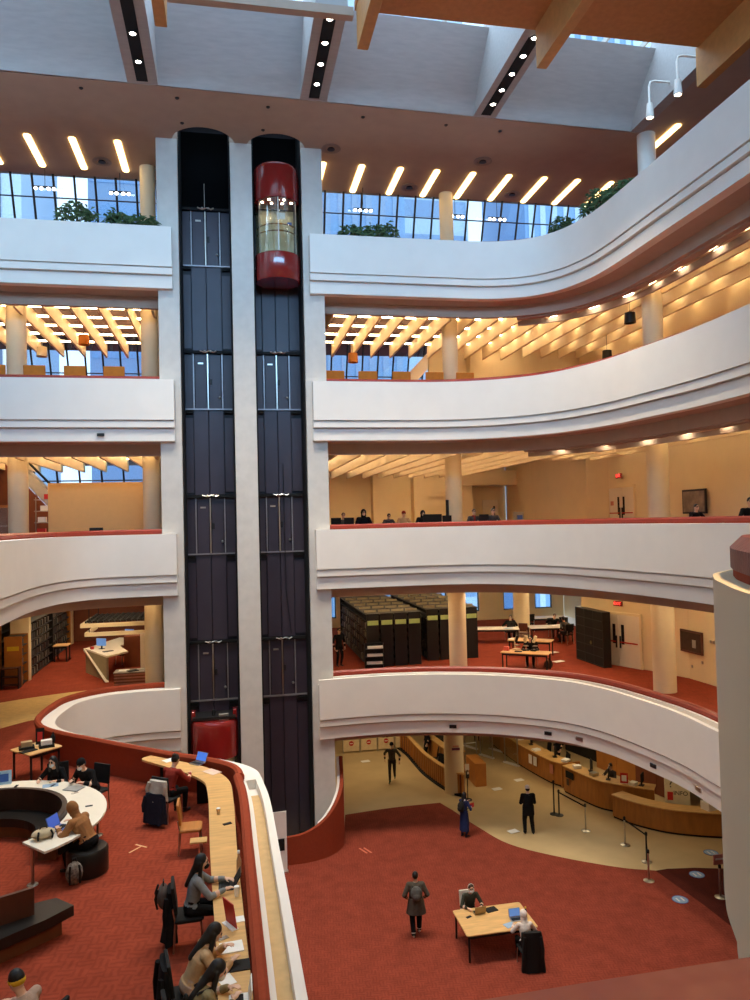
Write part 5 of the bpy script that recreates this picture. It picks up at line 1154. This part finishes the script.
def cone(b, a, c, ra, rb, mi, n=12, fl=1.0, ax=None):
    a = Vector(a); c = Vector(c); d = c - a; L = d.length
    t = d / L; up = Vector((0, 1, 0)) if abs(t.y) < .8 else Vector((1, 0, 0))
    u = t.cross(up).normalized() if ax is None else Vector(ax).normalized(); v = t.cross(u).normalized()
    rings = []
    for k in (0, .3, .6, .85, 1): rings.append((a - t * ra * cos(k * pi / 2), ra * sin(k * pi / 2)))
    rings += [(a + d * .5, (ra + rb) / 2)]
    for k in (1, .85, .6, .3, 0): rings.append((c + t * rb * cos(k * pi / 2), rb * sin(k * pi / 2)))
    rings = [(p, max(r, .0008)) for p, r in rings]
    vs = [p + (u * cos(2 * pi * i / n) + v * sin(2 * pi * i / n) * fl) * r for p, r in rings for i in range(n)]
    fs = [(j * n + i, j * n + (i + 1) % n, (j + 1) * n + (i + 1) % n, (j + 1) * n + i) for j in range(len(rings) - 1) for i in range(n)]
    fs += [tuple(range(n))[::-1], tuple(range((len(rings) - 1) * n, len(rings) * n))]
    b.add(vs, fs, mi, True)
def loft(b, secs, mi, n=18):
    """secs: (centre, right axis, front axis, rx, ry)"""
    vs = [Vector(c) + Vector(u) * rx * cos(2 * pi * i / n) + Vector(v) * ry * sin(2 * pi * i / n) for c, u, v, rx, ry in secs for i in range(n)]
    m = len(secs); fs = [(j * n + i, j * n + (i + 1) % n, (j + 1) * n + (i + 1) % n, (j + 1) * n + i) for j in range(m - 1) for i in range(n)]
    fs += [tuple(range(n))[::-1], tuple(range((m - 1) * n, m * n))]
    b.add(vs, fs, mi, True)
def ik(a, c, l1, l2, pole):
    a, c = Vector(a), Vector(c); d = c - a; L = min(d.length, (l1 + l2) * .995); t = d.normalized(); c = a + t * L
    x = (l1 * l1 - l2 * l2 + L * L) / (2 * L); h = sqrt(max(0, l1 * l1 - x * x))
    p = Vector(pole); p = (p - t * p.dot(t)).normalized(); return a + t * x + p * h, c
def remeshed(b, mats, name, parent, vox, smooth_it=2):
    src = bpy.data.meshes.new('src'); src.from_pydata(b.v, [], b.f)
    bm = bmesh.new(); bm.from_mesh(src); bmesh.ops.recalc_face_normals(bm, faces=bm.faces); bm.to_mesh(src); bm.free()
    o = bpy.data.objects.new('tmp', src); COL.objects.link(o)
    r = o.modifiers.new('r', 'REMESH'); r.mode = 'VOXEL'; r.voxel_size = vox
    if smooth_it: s = o.modifiers.new('s', 'SMOOTH'); s.factor = .5; s.iterations = smooth_it
    me = bpy.data.meshes.new_from_object(o.evaluated_get(bpy.context.evaluated_depsgraph_get()))
    kd = KDTree(len(b.f))
    for i, f in enumerate(b.f):
        c = Vector((0, 0, 0))
        for k in f: c += Vector(b.v[k])
        kd.insert(c / len(f), i)
    kd.balance(); me.materials.clear()
    for m in mats: me.materials.append(m)
    mi = [0] * len(me.polygons)
    if len(mats) > 1:
        for p in me.polygons:
            mi[p.index] = b.m[kd.find(p.center)[1]]
    me.polygons.foreach_set('material_index', mi); me.polygons.foreach_set('use_smooth', [True] * len(me.polygons))
    bpy.data.objects.remove(o); me.name = name
    q = bpy.data.objects.new(name, me); COL.objects.link(q); q.parent = parent; return q
def person(label, loc, face, pose='stand', H=1.68, top=CB, bottom=CJ, skin=SKIN[0], shoe=SHOE, hair='short', hairm=HAIRB, mask=None, vox=.011, lean=None, head=(0, 0), wr=None, wl=None,
           ankr=None, ankl=None, seat=.46, coat=None, bulk=1.0, female=False, sleeve=True, extras=(), group=None, collar=None):
    """local frame: x right, y forward, z up; face = heading (0 looks to +Y)"""
    s = H / 1.70; root = thing('person', label, 'person', loc, -face, group)
    sit = pose == 'sit'
    lean = (.22 if sit else .04) if lean is None else lean
    ph = (seat + .11) if sit else .93 * s
    P = Vector((0, 0, ph)); sp = Vector((0, sin(lean), cos(lean))); R_ = Vector((1, 0, 0)); Fv = sp.cross(R_) * -1 if False else R_.cross(sp) * -1
    Fv = Vector((0, cos(lean), -sin(lean)))
    b = MB(); TOP, BOT, SK, SH, EY = 0, 1, 2, 3, 4
    k = bulk; sw = (.165 if female else .185) * s
    at = lambda f: P + sp * f * s
    loft(b, [(at(-.10), R_, Fv, .11 * s * k, .09 * s * k), (at(-.04), R_, Fv, .165 * s * k, .12 * s * k), (at(.04), R_, Fv, .17 * s * k, .12 * s * k)], BOT)
    loft(b, [(at(.0), R_, Fv, .155 * s * k, .115 * s * k), (at(.10), R_, Fv, (.135 if female else .15) * s * k, .105 * s * k), (at(.22), R_, Fv, .15 * s * k, .11 * s * k), (at(.34), R_, Fv, .17 * s * k, .12 * s * k), (at(.43), R_, Fv, sw * .95, .10 * s * k), (at(.485), R_, Fv, .10 * s, .075 * s), (at(.51), R_, Fv, .055 * s, .055 * s)], TOP)
    if female: 
        for q in (-1, 1): b.ell(at(.32) + R_ * q * .075 * s + Fv * .085 * s, (.065 * s, .055 * s, .06 * s), 10, TOP)
    nb = at(.50); pit_, yaw_ = head
    hd = Vector((sin(yaw_) * .25, sin(lean * .6 + pit_ * .75), cos(lean * .6 + pit_ * .75))).normalized()
    hc = nb + hd * .165 * s + Vector((0, cos(pit_) * .02, 0))
    cone(b, nb - sp * .03, hc - hd * .05 * s, .056 * s, .052 * s, SK)
    Mh = (Matrix.Rotation(-yaw_, 3, 'Z') @ Matrix.Rotation(-(lean * .4 + pit_), 3, 'X'))
    h = lambda x, y, z: hc + Mh @ Vector((x * s, y * s, z * s))
    b.ell(hc, (.076 * s, .096 * s, .112 * s), 18, SK, Mh); b.ell(h(0, .022, -.055), (.058 * s, .072 * s, .062 * s), 14, SK, Mh)
    cone(b, h(0, .092, .012), h(0, .112, -.024), .009 * s, .015 * s, SK, 8); b.ell(h(0, .09, -.062), (.026 * s, .011 * s, .008 * s), 8, SK, Mh)
    for q in (-1, 1):
        b.ell(h(q * .078, -.005, -.005), (.012 * s, .02 * s, .032 * s), 8, SK, Mh); b.ell(h(q * .032, .086, .012), (.013 * s, .008 * s, .008 * s), 8, EY, Mh)
        b.ell(h(q * .034, .084, .034), (.022 * s, .01 * s, .006 * s), 8, EY if hair != 'hijab' else SK, Mh)
    # arms
    for sd, w in ((1, wr), (-1, wl)):
        shp = at(.435) + R_ * sd * sw
        if w is None: w = (sd * .36 * s if sit else sd * .27 * s, .12 * s if sit else .06 * s, ph + .02 if sit else ph - .06 * s)
        el, wp = ik(shp, w, .29 * s, .255 * s, (sd * .55, -.55, -.5))
        cone(b, at(.42) + R_ * sd * sw * .55, shp, .074 * s * k, .068 * s * k, TOP); cone(b, shp, el, .064 * s * k, .052 * s * k, TOP)
        fa = el + (wp - el) * (.86 if sleeve else .1); cone(b, el, fa, .052 * s * k, .040 * s * k if sleeve else .044 * s, TOP); cone(b, el + (wp - el) * .5, wp, .034 * s, .026 * s, SK)
        d = (wp - el).normalized(); 
        if sit and d.z > -.3: d = (d + Vector((-sd * .25, .25, -.12))).normalized()
        nrm = Vector((0, 0, -1)) - d * (-d.z) if abs(d.z) < .85 else Vector((-sd, 0, 0)); nrm.normalize(); sdv = d.cross(nrm).normalized()
        hp = wp + d * .055 * s; Mx = Matrix((sdv, d, nrm)).transposed(); b.ell(hp, (.040 * s, .055 * s, .019 * s), 12, SK, Mx)
        for i, (off, ln) in enumerate(((-.031, .030), (-.0105, .037), (.0105, .034), (.031, .026))):
            f0 = wp + d * .095 * s + sdv * off * s; d1 = (d + nrm * .35).normalized(); f1 = f0 + d1 * ln * 1.1 * s; d2 = (d + nrm * 1.0).normalized(); f2 = f1 + d2 * ln * s
            cone(b, f0, f1, .0088 * s, .0082 * s, SK, 8); cone(b, f1, f2, .0082 * s, .0068 * s, SK, 8)
        ts = -1 if sd * sdv.x > 0 else 1
        t0 = wp + d * .03 * s + sdv * ts * .032 * s; t1 = t0 + (d * .7 + sdv * ts * .75 + nrm * .2).normalized() * .04 * s; t2 = t1 + (d + sdv * ts * .15 + nrm * .35).normalized() * .03 * s
        cone(b, t0, t1, .012 * s, .010 * s, SK, 8); cone(b, t1, t2, .010 * s, .008 * s, SK, 8)
    # legs
    for sd, a in ((1, ankr), (-1, ankl)):
        hip = P + Vector((sd * .09 * s, 0, -.02 * s))
        if a is None: a = (sd * .12 * s, .40 * s, .09 * s) if sit else (sd * .10 * s, -.02, .085 * s)
        kn, an = ik(hip, a, .43 * s, .42 * s, (sd * .12, 1, .25 if sit else 0))
        cone(b, hip, kn, .096 * s * k, .066 * s * k, BOT); cone(b, kn, kn + (an - kn) * .35, .064 * s * k, .063 * s * k, BOT); cone(b, kn + (an - kn) * .3, an, .063 * s * k, .050 * s * k, BOT)
        fd = Vector((sd * .12, 1, 0)).normalized()
        cone(b, an + Vector((0, -.03 * s, -.045 * s)), an + fd * .15 * s + Vector((0, 0, -.05 * s)), .038 * s, .032 * s, SH, 10, .8); cone(b, an, an + Vector((0, 0, -.04 * s)), .04 * s, .04 * s, SH, 10)
    body = remeshed(b, [top, bottom, skin, shoe, EYEM], 'body', root, vox)
    # hair, head wear, mask
    hb = MB()
    if hair in ('short', 'long', 'bun', 'headband', 'curly'):
        hb.ell(h(0, -.020, .024), (.086 * s, .100 * s, .108 * s), 16, 0, Mh)
        if hair == 'long':
            hb.ell(h(0, -.05, -.03), (.094 * s, .072 * s, .14 * s), 14, 0, Mh)
            for q in (-1, 1): cone(hb, h(q * .072, -.015, 0), nb + Vector((q * .095 * s, .02 * s, -.07 * s)) , .034 * s, .034 * s, 0)
            cone(hb, h(0, -.07, -.05), at(.32) - Fv * .135 * s, .075 * s, .05 * s, 0, 12, .7, (1, 0, 0))
        if hair in ('bun',): hb.ell(h(0, -.09, .09), (.05 * s, .05 * s, .045 * s), 12, 0, Mh)
        if hair == 'curly': hb.ell(h(0, -.04, .03), (.11 * s, .10 * s, .115 * s), 14, 0, Mh)
        if hair == 'headband':
            hd_ = MB().ell(h(0, -.014, .0), (.090 * s, .106 * s, .066 * s), 18, 0, Mh @ Matrix.Rotation(.3, 3, 'X')); hd_.build('headband', CMU, root)
        remeshed(hb, [hairm], 'hair', root, max(vox, .008))
    elif hair in ('hood', 'hijab'):
        hb.ell(h(0, -.028, .012), (.104 * s, .112 * s, .132 * s), 18, 0, Mh); hb.ell(h(0, -.02, -.09), (.098 * s, .092 * s, .07 * s), 14, 0, Mh); cone(hb, h(0, -.03, -.09), at(.42), .085 * s, .12 * s, 0, 14, .75, (1, 0, 0))
        remeshed(hb, [hairm], 'hood' if hair == 'hood' else 'headscarf', root, max(vox, .009))
    elif hair in ('beanie', 'cap'):
        hb.ell(h(0, -.014, .045), (.09 * s, .106 * s, .092 * s), 16, 0, Mh); hb.ell(h(0, -.012, .02), (.094 * s, .108 * s, .03 * s), 16, 0, Mh)
        if hair == 'cap': hb.ell(h(0, .10, .035), (.06 * s, .06 * s, .012 * s), 12, 0, Mh)
        remeshed(hb, [hairm], hair, root, max(vox, .008)); MB().ell(h(0, -.03, -.01), (.083 * s, .09 * s, .08 * s), 12, 0, Mh).build('hair', HAIRB, root)
    if mask:
        mb = MB().ell(h(0, .062, -.05), (.058 * s, .062 * s, .052 * s), 14, 0, Mh); mb.build('face_mask', mask, root)
    if coat:        # skirt of a long coat or dress, hanging to a given height
        cm, zb_, flare = coat; z0 = ph + .1 * s; cz = MB(); secs = []
        for i in range(7):
            t = i / 6; z = z0 + (zb_ - z0) * t; w_ = (.165 + flare * t) * s * k
            secs.append((Vector((0, .02 * sin(lean), z)), R_, Vector((0, 1, 0)), w_, w_ * .72))
        loft(cz, secs, 0, 20); remeshed(cz, [cm], 'coat_skirt', root, max(vox, .012))
    for e in extras: e(root, s, at, h, Fv, ph)
    return root
def ex_backpack(m, w=.3, hgt=.42, d=.16):
    def f(root, s, at, h, Fv, ph):
        c = at(.27) - Fv * (.19 * s); b = MB().ell(c, (w / 2 * 1.05, d * .75, hgt / 2 * 1.05), 14).ell(c - Fv * .06 + Vector((0, 0, -.06)), (w * .4, d * .6, hgt * .3), 12); remeshed(b, [m], 'backpack', root, .014)
        for q in (-1, 1): MB().tube([at(.40) - Fv * .13 * s + Vector((q * .09, 0, 0)), at(.475) + Vector((q * .10, .01, .03)), at(.38) + Fv * .135 * s + Vector((q * .11, 0, 0)), at(.2) + Fv * .10 * s + Vector((q * .15, 0, 0)), at(.14) - Fv * .1 * s + Vector((q * .15, 0, 0))], .016, 6).build('strap', BLACKM, root)
    return f
def ex_scarf(m):
    def f(root, s, at, h, Fv, ph): remeshed(MB().ell(at(.495), (.1 * s, .095 * s, .05 * s), 14).ell(at(.42) + Fv * .11 * s, (.05 * s, .035 * s, .11 * s), 10), [m], 'scarf', root, .011)
    return f
def ex_glasses(m):
    def f(root, s, at, h, Fv, ph):
        b = MB()
        for q in (-1, 1): b.tube([h(q * .033 + .024 * cos(a), .1, .012 + .018 * sin(a)) for a in [i * pi / 6 for i in range(13)]], .004, 5)
        b.build('glasses', m, root)
    return f
def ex_band(m):
    def f(root, s, at, h, Fv, ph): MB().tube([h(.092 * cos(a), -.02, .02 + .105 * sin(a)) for a in [pi * i / 12 for i in range(13)]], .009, 6).build('headphones', m, root)
    return f
def ex_jacket(m, low=.3):
    """a jacket hung on the chair back behind a seated person"""
    return None
E = radians
# ground floor
person('walking person in dark grey by the entrance barriers, one leg forward', (6.98, 33.4, G), E(-160), H=1.74, top=CDG, bottom=cloth('dark_trouser', (52, 48, 46)), shoe=mat('shoe_green', (60, 96, 70), .6), hair='cap', hairm=CB, mask=MASKW, ankr=(.08, .24, .1), ankl=(-.08, -.26, .16), wr=(.34, -.12, .95), wl=(-.36, .16, .98))
person('woman in a long blue dress with a red pouch near the reception desk', (8.3, 26.95, G + .012), E(55), H=1.6, top=CN, bottom=CN, hair='long', mask=None, female=True, coat=(CN, .22, .05), wr=(.16, .24, 1.1), wl=(-.06, .26, 1.2), head=(.1, .2), extras=(ex_scarf(CW), ex_backpack(BLACKM, .26, .36),))
rb = single(MB().box((0, 0, 0), (.2, .04, .16), bev=.02), 'red_pouch', REDSIGN, 'red pouch in the hand of the woman in the blue dress', 'pouch', (8.62, 26.98, 1.42), .4)
person('man all in black with a pale cap, standing, seen from behind', (10.68, 26.6, G), E(10), H=1.76, top=CB, bottom=CB, hair='cap', hairm=CW, bulk=1.25, coat=(CB, .72, .01), wr=(.1, .3, 1.18), wl=(-.1, .3, 1.18), ankr=(.16, 0, .085), ankl=(-.13, .06, .085), head=(.2, 0))
person('person in long dark grey coat with backpack, walking away', (4.98, 21.0, G + .012), E(8), H=1.74, top=cloth('coat_grey', (86, 78, 68)), bottom=CB, shoe=SHOEW, hair='short', bulk=1.25, coat=(cloth('coat_grey', (86, 78, 68)), .62, .06), wr=(.26, .14, .98), wl=(-.26, .14, .98), ankr=(.09, .16, .085), ankl=(-.10, -.14, .1), extras=(ex_backpack(cloth('pack_grey', (98, 96, 92)), .32, .4),))
person('seated person in dark jacket and pale headphones behind the big ground table', (6.55, 20.97, G + .012), E(178), 'sit', H=1.66, top=cloth('dark_olive', (60, 58, 46)), bottom=CB, hair='short', hairm=HAIRBR, mask=MASKW, lean=.2, head=(.15, 0), wr=(.2, .42, .80), wl=(-.2, .42, .80), extras=(ex_band(CW),))
person('seated person in white top and headscarf at the big ground table', (7.45, 18.98, G + .012), E(5), 'sit', H=1.62, top=CW, bottom=CB, hair='hijab', hairm=CW, lean=.25, head=(.3, 0), wr=(.24, .42, .80), wl=(-.22, .42, .80), female=True)
person('dark-clothed person far back at the entrance barriers', (7.9, 39.4, G), E(170), H=1.7, top=CB, bottom=CJ, vox=.016)
person('dark-clothed person standing between the security gates', (12.6, 38.2, G), E(190), H=1.7, top=CB, bottom=CB, vox=.016)
person('desk worker in black with a white mask behind the left service desk', (15.0, 33.4, G), E(-100), H=1.72, top=CB, bottom=CB, vox=.014, bulk=1.1, mask=MASKW)
person('desk worker with black hair seated behind the middle service desk', (15.4, 29.0, G), E(-110), 'sit', seat=.62, H=1.66, top=CDG, bottom=CB, vox=.014, wr=(.2, .42, .98), wl=(-.2, .42, .98), mask=MASKW)
person('person in black inside the slatted reception desk', (9.3, 36.0, G), E(-90), H=1.66, top=CB, bottom=CB, vox=.016, bulk=1.1)

# second level: ring desk
def seat_at(ang, r=2.62): a = radians(ang); return (RC_[0] + r * cos(a), RC_[1] + r * sin(a))
x, y = -3.9, 18.22
person('seated long-haired person in black with white mask at the ring desk', (x, y, F2), E(195), 'sit', H=1.64, top=CB, bottom=CB, hair='long', mask=MASKW, lean=.42, head=(.1, .1), wr=(.26, .42, .8), wl=(-.16, .44, .8), vox=.009, female=True); chair('black chair under the long-haired masked person at the ring desk', x - .02, y + .05, F2, pi + .25, BLACKM)
x, y = -3.13, 17.86
person('seated person in black beanie and coat with white mask, ring desk', (x, y, F2), E(215), 'sit', H=1.7, top=CB, bottom=CB, hair='beanie', hairm=CB, mask=MASKW, bulk=1.2, lean=.46, head=(.25, 0), wr=(.18, .42, .82), wl=(-.18, .42, .82), vox=.009); chair('black chair under the person in the black beanie', x + .05, y + .07, F2, pi - .6, BLACKM)
person('seated person in a brown hoodie on the black drum stool, hood up', (-2.66, 14.82, F2), E(-62), 'sit', H=1.68, top=CBR, bottom=CB, hair='hood', hairm=CBR, bulk=1.22, lean=.58, head=(.3, 0), wr=(.2, .52, .82), wl=(-.22, .5, .82), ankr=(.14, .3, .09), ankl=(-.14, .35, .09), vox=.008)
person('seated person with yellow headband and grey-pink top, lower left corner', (-2.3, 9.28, F2), E(-60), 'sit', H=1.68, top=CPI, bottom=CB, hair='headband', hairm=HAIRB, lean=.3, head=(.35, 0), vox=.008, wr=(.2, .5, .8), wl=(-.2, .5, .8))
chair('black chair behind the person with the yellow headband', -2.24, 9.25, F2, E(60), BLACKM)
# second level: counter on high chairs
def stool(label, x, y, rz, m=BLACKM): return chair(label, x, y, F2, rz, m, STEEL, sh=.45, bh=.40, w=.44, name='counter_chair')
q = E(90)
def sitter(label, x, y, face, **k): return person(label, (x, y, F2), face, 'sit', vox=.008, **k)
sitter('long-haired woman in grey sweater at a black laptop on the counter', -.68, 11.92, E(86), H=1.68, top=CG, bottom=CB, hair='long', mask=MATS['matt_black'], female=True, lean=.22, head=(.12, 0), wr=(.18, .5, .83), wl=(-.18, .52, .83))
sitter('woman with dark hair in a beige sweater leaning over a notebook at the counter', -.60, 9.92, E(80), H=1.66, top=CBE, bottom=CPI, hair='long', female=True, lean=.46, head=(.35, 0), wr=(.16, .5, .83), wl=(-.10, .46, .9), bulk=1.15)
sitter('woman with dark hair in an olive cardigan with a strap, nearest at the counter', -.55, 9.08, E(78), H=1.66, top=COL_, bottom=CB, hair='long', hairm=HAIRB, female=True, lean=.46, head=(.4, .1), wr=(.16, .46, .85), wl=(-.14, .48, .83), bulk=1.12, mask=MASKW, extras=(ex_backpack(BLACKM, .1, .16, .05),))
sitter('person in a dark red sweater with headphones at the far end of the counter', -1.42, 17.1, E(35), H=1.66, top=CRED, bottom=CB, hair='bun', lean=.35, head=(.3, 0), wr=(.2, .5, .83), wl=(-.2, .5, .83), extras=(ex_band(BLACKM),))
for x, y, a, n in ((-.72, 11.92, -86, 'under the woman in the grey sweater'), (-.64, 9.9, -80, 'under the woman in the beige sweater'), (-.60, 9.06, -78, 'under the woman in the olive cardigan'), (-1.44, 17.05, -35, 'under the person in the dark red sweater'), (-.86, 15.3, -90, 'of orange wood, empty, pushed up to the counter in the middle')):
    stool('chair ' + n, x, y, E(a), BLACKM if 'empty' not in n else OAK)
drape2('black jacket hanging on the chair of the woman in the grey sweater', -.98, 11.95, F2 + .12, E(-86), CB, .42, .5, .74, 'jacket', 'jacket')
bag('grey rucksack hung behind the woman in the grey sweater', -1.10, 12.08, F2 + .5, E(-86), .34, .2, .42, cloth('ruck', (92, 80, 74)), 'backpack', 'rucksack')
drape2('big black coat over the chair of the woman in the beige sweater', -.90, 9.86, F2 + .06, E(-80), CB, .5, .6, .86)
drape2('pale jacket over the chair of the person in the dark red sweater', -1.6, 16.8, F2 + .52, E(-35), cloth('pale_grey', (190, 178, 164)), .46, .5, .4, 'jacket', 'jacket')
drape2('dark coat hanging low on the chair of the person in the dark red sweater', -1.66, 16.72, F2 + .08, E(-35), cloth('dark_navy', (34, 36, 48)), .5, .6, .6)
# second level, right, and eye-level gallery: small distant readers
person('dark-clothed reader seated behind the gear table', (12.5, 30.35, F2), E(205), 'sit', H=1.68, top=CB, bottom=CB, vox=.014, lean=.3, wr=(.2, .4, .78), wl=(-.2, .4, .78))
person('dark-clothed reader at the left pale table by the windows', (14.1, 36.85, F2), E(190), 'sit', H=1.7, top=CB, bottom=CB, vox=.016, bulk=1.15)
person('reader in black bending over the right pale table', (16.6, 37.1, F2), E(190), 'sit', H=1.7, top=CB, bottom=CJ, vox=.016, lean=.5)
person('reader in grey at the right end of the right pale table', (16.45, 35.2, F2), E(-15), 'sit', H=1.68, top=CDG, bottom=CJ, vox=.016, lean=.4)
chair('dark chair under the reader bending over the right pale table', 16.6, 37.1, F2, pi, BLACKM); chair('dark chair under the grey reader at the right pale table', 16.45, 35.15, F2, E(15), BLACKM)
person('dark-clothed person standing between the right shaft pillar and the leaflet rack', (4.62, 32.9, F2), E(160), H=1.66, top=CB, bottom=CB, vox=.014)
def r3(label, px, y, **k):
    p = atY(px, 520, y); person(label, (p.x, y, F3), E(k.pop('f', 180)), k.pop('pose', 'sit'), vox=.014, lean=.25, wr=(.2, .42, .78), wl=(-.2, .42, .78), **k); 
    if k.get('ch', 1): chair('low dark chair of the ' + ' '.join(label.split()[:10]), p.x, y, F3, pi, BLACKM, bh=.2)
r3('reader with a red-brown face half hidden left of the black-coated person', 343, 29.7, H=1.62, top=CDG, hair='short', hairm=HAIRBR)
r3('big person in a black coat at the eye-level rail, tallest of the left readers', 363, 29.6, H=1.86, top=CB, hair='hood', hairm=CB, bulk=1.25)
r3('reader with pale brown hair bowed low at the eye-level rail', 388, 29.8, H=1.5, top=CDG, hairm=HAIRBR, head=(.5, 0))
r3('reader in a red cap and tan jacket at the eye-level rail', 403, 29.7, H=1.66, top=CBE, hair='beanie', hairm=CRED)
r3('black-coated reader hunched beside a dark bag at the eye-level rail', 422, 29.8, H=1.66, top=CB, hair='hood', hairm=CB, bulk=1.2)
r3('reader with a reddish scarf right of the middle column', 473, 28.4, H=1.66, top=CDG, hairm=HAIRBR, extras=(ex_scarf(CRED),))
r3('reader with dark hair farthest right of the eye-level readers', 492, 28.2, H=1.7, top=CDG)
r3('reader in black cut off by the right edge at eye level', 749, 18.4, H=1.72, top=CB, f=200)
r3('black head low at the rail right of the picture panel', 694, 20.6, H=1.45, top=CB, f=180)
SKY_E, FRONT_FILL_E, SPOT_E, WORLD_S, EXPO, L2_E = 2200, 6200, 1450, 2.2, 0.12, 90
HALL = [(7, 35, 110, 3), (12, 30, 45, 3), (15.5, 24, 40, 3), (15.5, 31, 85, 3)]
# ------------------------------------------------------------------ light
def area(name, loc, rot, sx, sy, e, col):
    l = bpy.data.lights.new(name, 'AREA'); l.shape = 'RECTANGLE'; l.size = sx; l.size_y = sy; l.energy = e; l.color = col
    o = bpy.data.objects.new(name, l); COL.objects.link(o); o.location = loc; o.rotation_euler = rot; return o
area('skylight_daylight', (3.5, 21.2, 29.0), (0, 0, 0), 34, 5.0, SKY_E, (.50, .74, 1))
NF = thing('gallery_parapet', 'unseen white balcony added above the camera to keep light off lower levels', 'balcony parapet')
structure(MB().box((3.5, .2, FL[5] - .45), (33, 6.2, .9)), 'floor', [DIMWARM])  # added unseen slab and balcony, sized to keep front light off lower levels
MB().box((3.5, 3.2, WT[5] - 1.0), (33, .3, 2.0)).build('fascia', WHITE, NF)
wf = structure(MB().box((3.5, -2.75, 24.8), (30, .04, 4.4)), 'window_31', GLASS)  # unseen window, added to go with the front fill light
for i in range(16): MB().box((-11.5 + 2 * i, -2.7, 24.8), (.1, .12, 4.4)).build('mullion', BLACK, wf)
area('unseen_front_fill', (3.5, -2.6, 24.8), (pi / 2, 0, 0), 30, 4.2, FRONT_FILL_E, (.30, .61, 1))  # added blue area light behind the camera, brightens the upper parapets
for x, y, e, sz in HALL:
    area('hall_ceiling_lamp', (x, y, FL[2] - .9), (0, 0, 0), sz, sz, e, (1, .78, .48))
def spot(loc, e, ang, col=(1, .86, .66), tgt=None):
    l = bpy.data.lights.new('beam_lamp', 'SPOT'); l.energy = e; l.spot_size = ang; l.spot_blend = .8; l.color = col; l.shadow_soft_size = .3
    o = bpy.data.objects.new('beam_lamp', l); COL.objects.link(o); o.location = loc
    if tgt: o.rotation_euler = (Vector(tgt) - Vector(loc)).to_track_quat('-Z', 'Y').to_euler()
for x in xm_:
    for y in (23.2, 22.2, 21.2, 20.2): spot((x, y, CEIL - .1), SPOT_E, 1.5)
w = bpy.data.worlds.new('World'); scene.world = w; w.use_nodes = True
nt = w.node_tree; bg = nt.nodes['Background']; bg.inputs[1].default_value = WORLD_S
tc = nt.nodes.new('ShaderNodeTexCoord'); n = nt.nodes.new('ShaderNodeTexNoise'); n.inputs['Scale'].default_value = 3; n.inputs['Detail'].default_value = 5
r = nt.nodes.new('ShaderNodeValToRGB'); r.color_ramp.elements[0].color = (.50, .72, .96, 1); r.color_ramp.elements[1].color = (.80, .92, 1, 1)
r.color_ramp.elements[0].position = .35; r.color_ramp.elements[1].position = .62
nt.links.new(tc.outputs['Generated'], n.inputs[0]); nt.links.new(n.outputs['Fac'], r.inputs[0]); nt.links.new(r.outputs[0], bg.inputs[0])

for x, y in ((2.6, 1.2), (6.5, 2.2), (12.5, 3)):
    area('near_gallery_lamp', (x, y, FL[4] - 1.0), (0, 0, 0), .5, .5, 260 if x < 4 else 170, (1, .74, .42))
for x, y in ((6, 31), (10.5, 30), (13, 27.5), (15.5, 22), (13, 35), (17, 36), (-6.5, 33), (-4.5, 36), (-8, 39)):
    area('second_level_fill', (x, y, FL[3] - .95), (0, 0, 0), .6, .6, L2_E, (1, .80, .55))  # added unseen panels, making up for the sparse tube lamps
# ------------------------------------------------------------------ camera
cd = bpy.data.cameras.new('camera'); cd.sensor_fit = 'VERTICAL'; cd.sensor_height = 36; cd.lens = 27; cd.clip_start = .02; cd.clip_end = 400
co = bpy.data.objects.new('camera', cd); COL.objects.link(co)
co.matrix_world = Matrix(((RC.x, UC.x, -FW.x, EYE.x), (RC.y, UC.y, -FW.y, EYE.y), (RC.z, UC.z, -FW.z, EYE.z), (0, 0, 0, 1)))
scene.camera = co
vs = scene.view_settings; scene.display_settings.display_device = 'sRGB'
vs.view_transform = 'Standard'; vs.look = 'None'; vs.gamma = 1; vs.use_curve_mapping = False; vs.exposure = EXPO
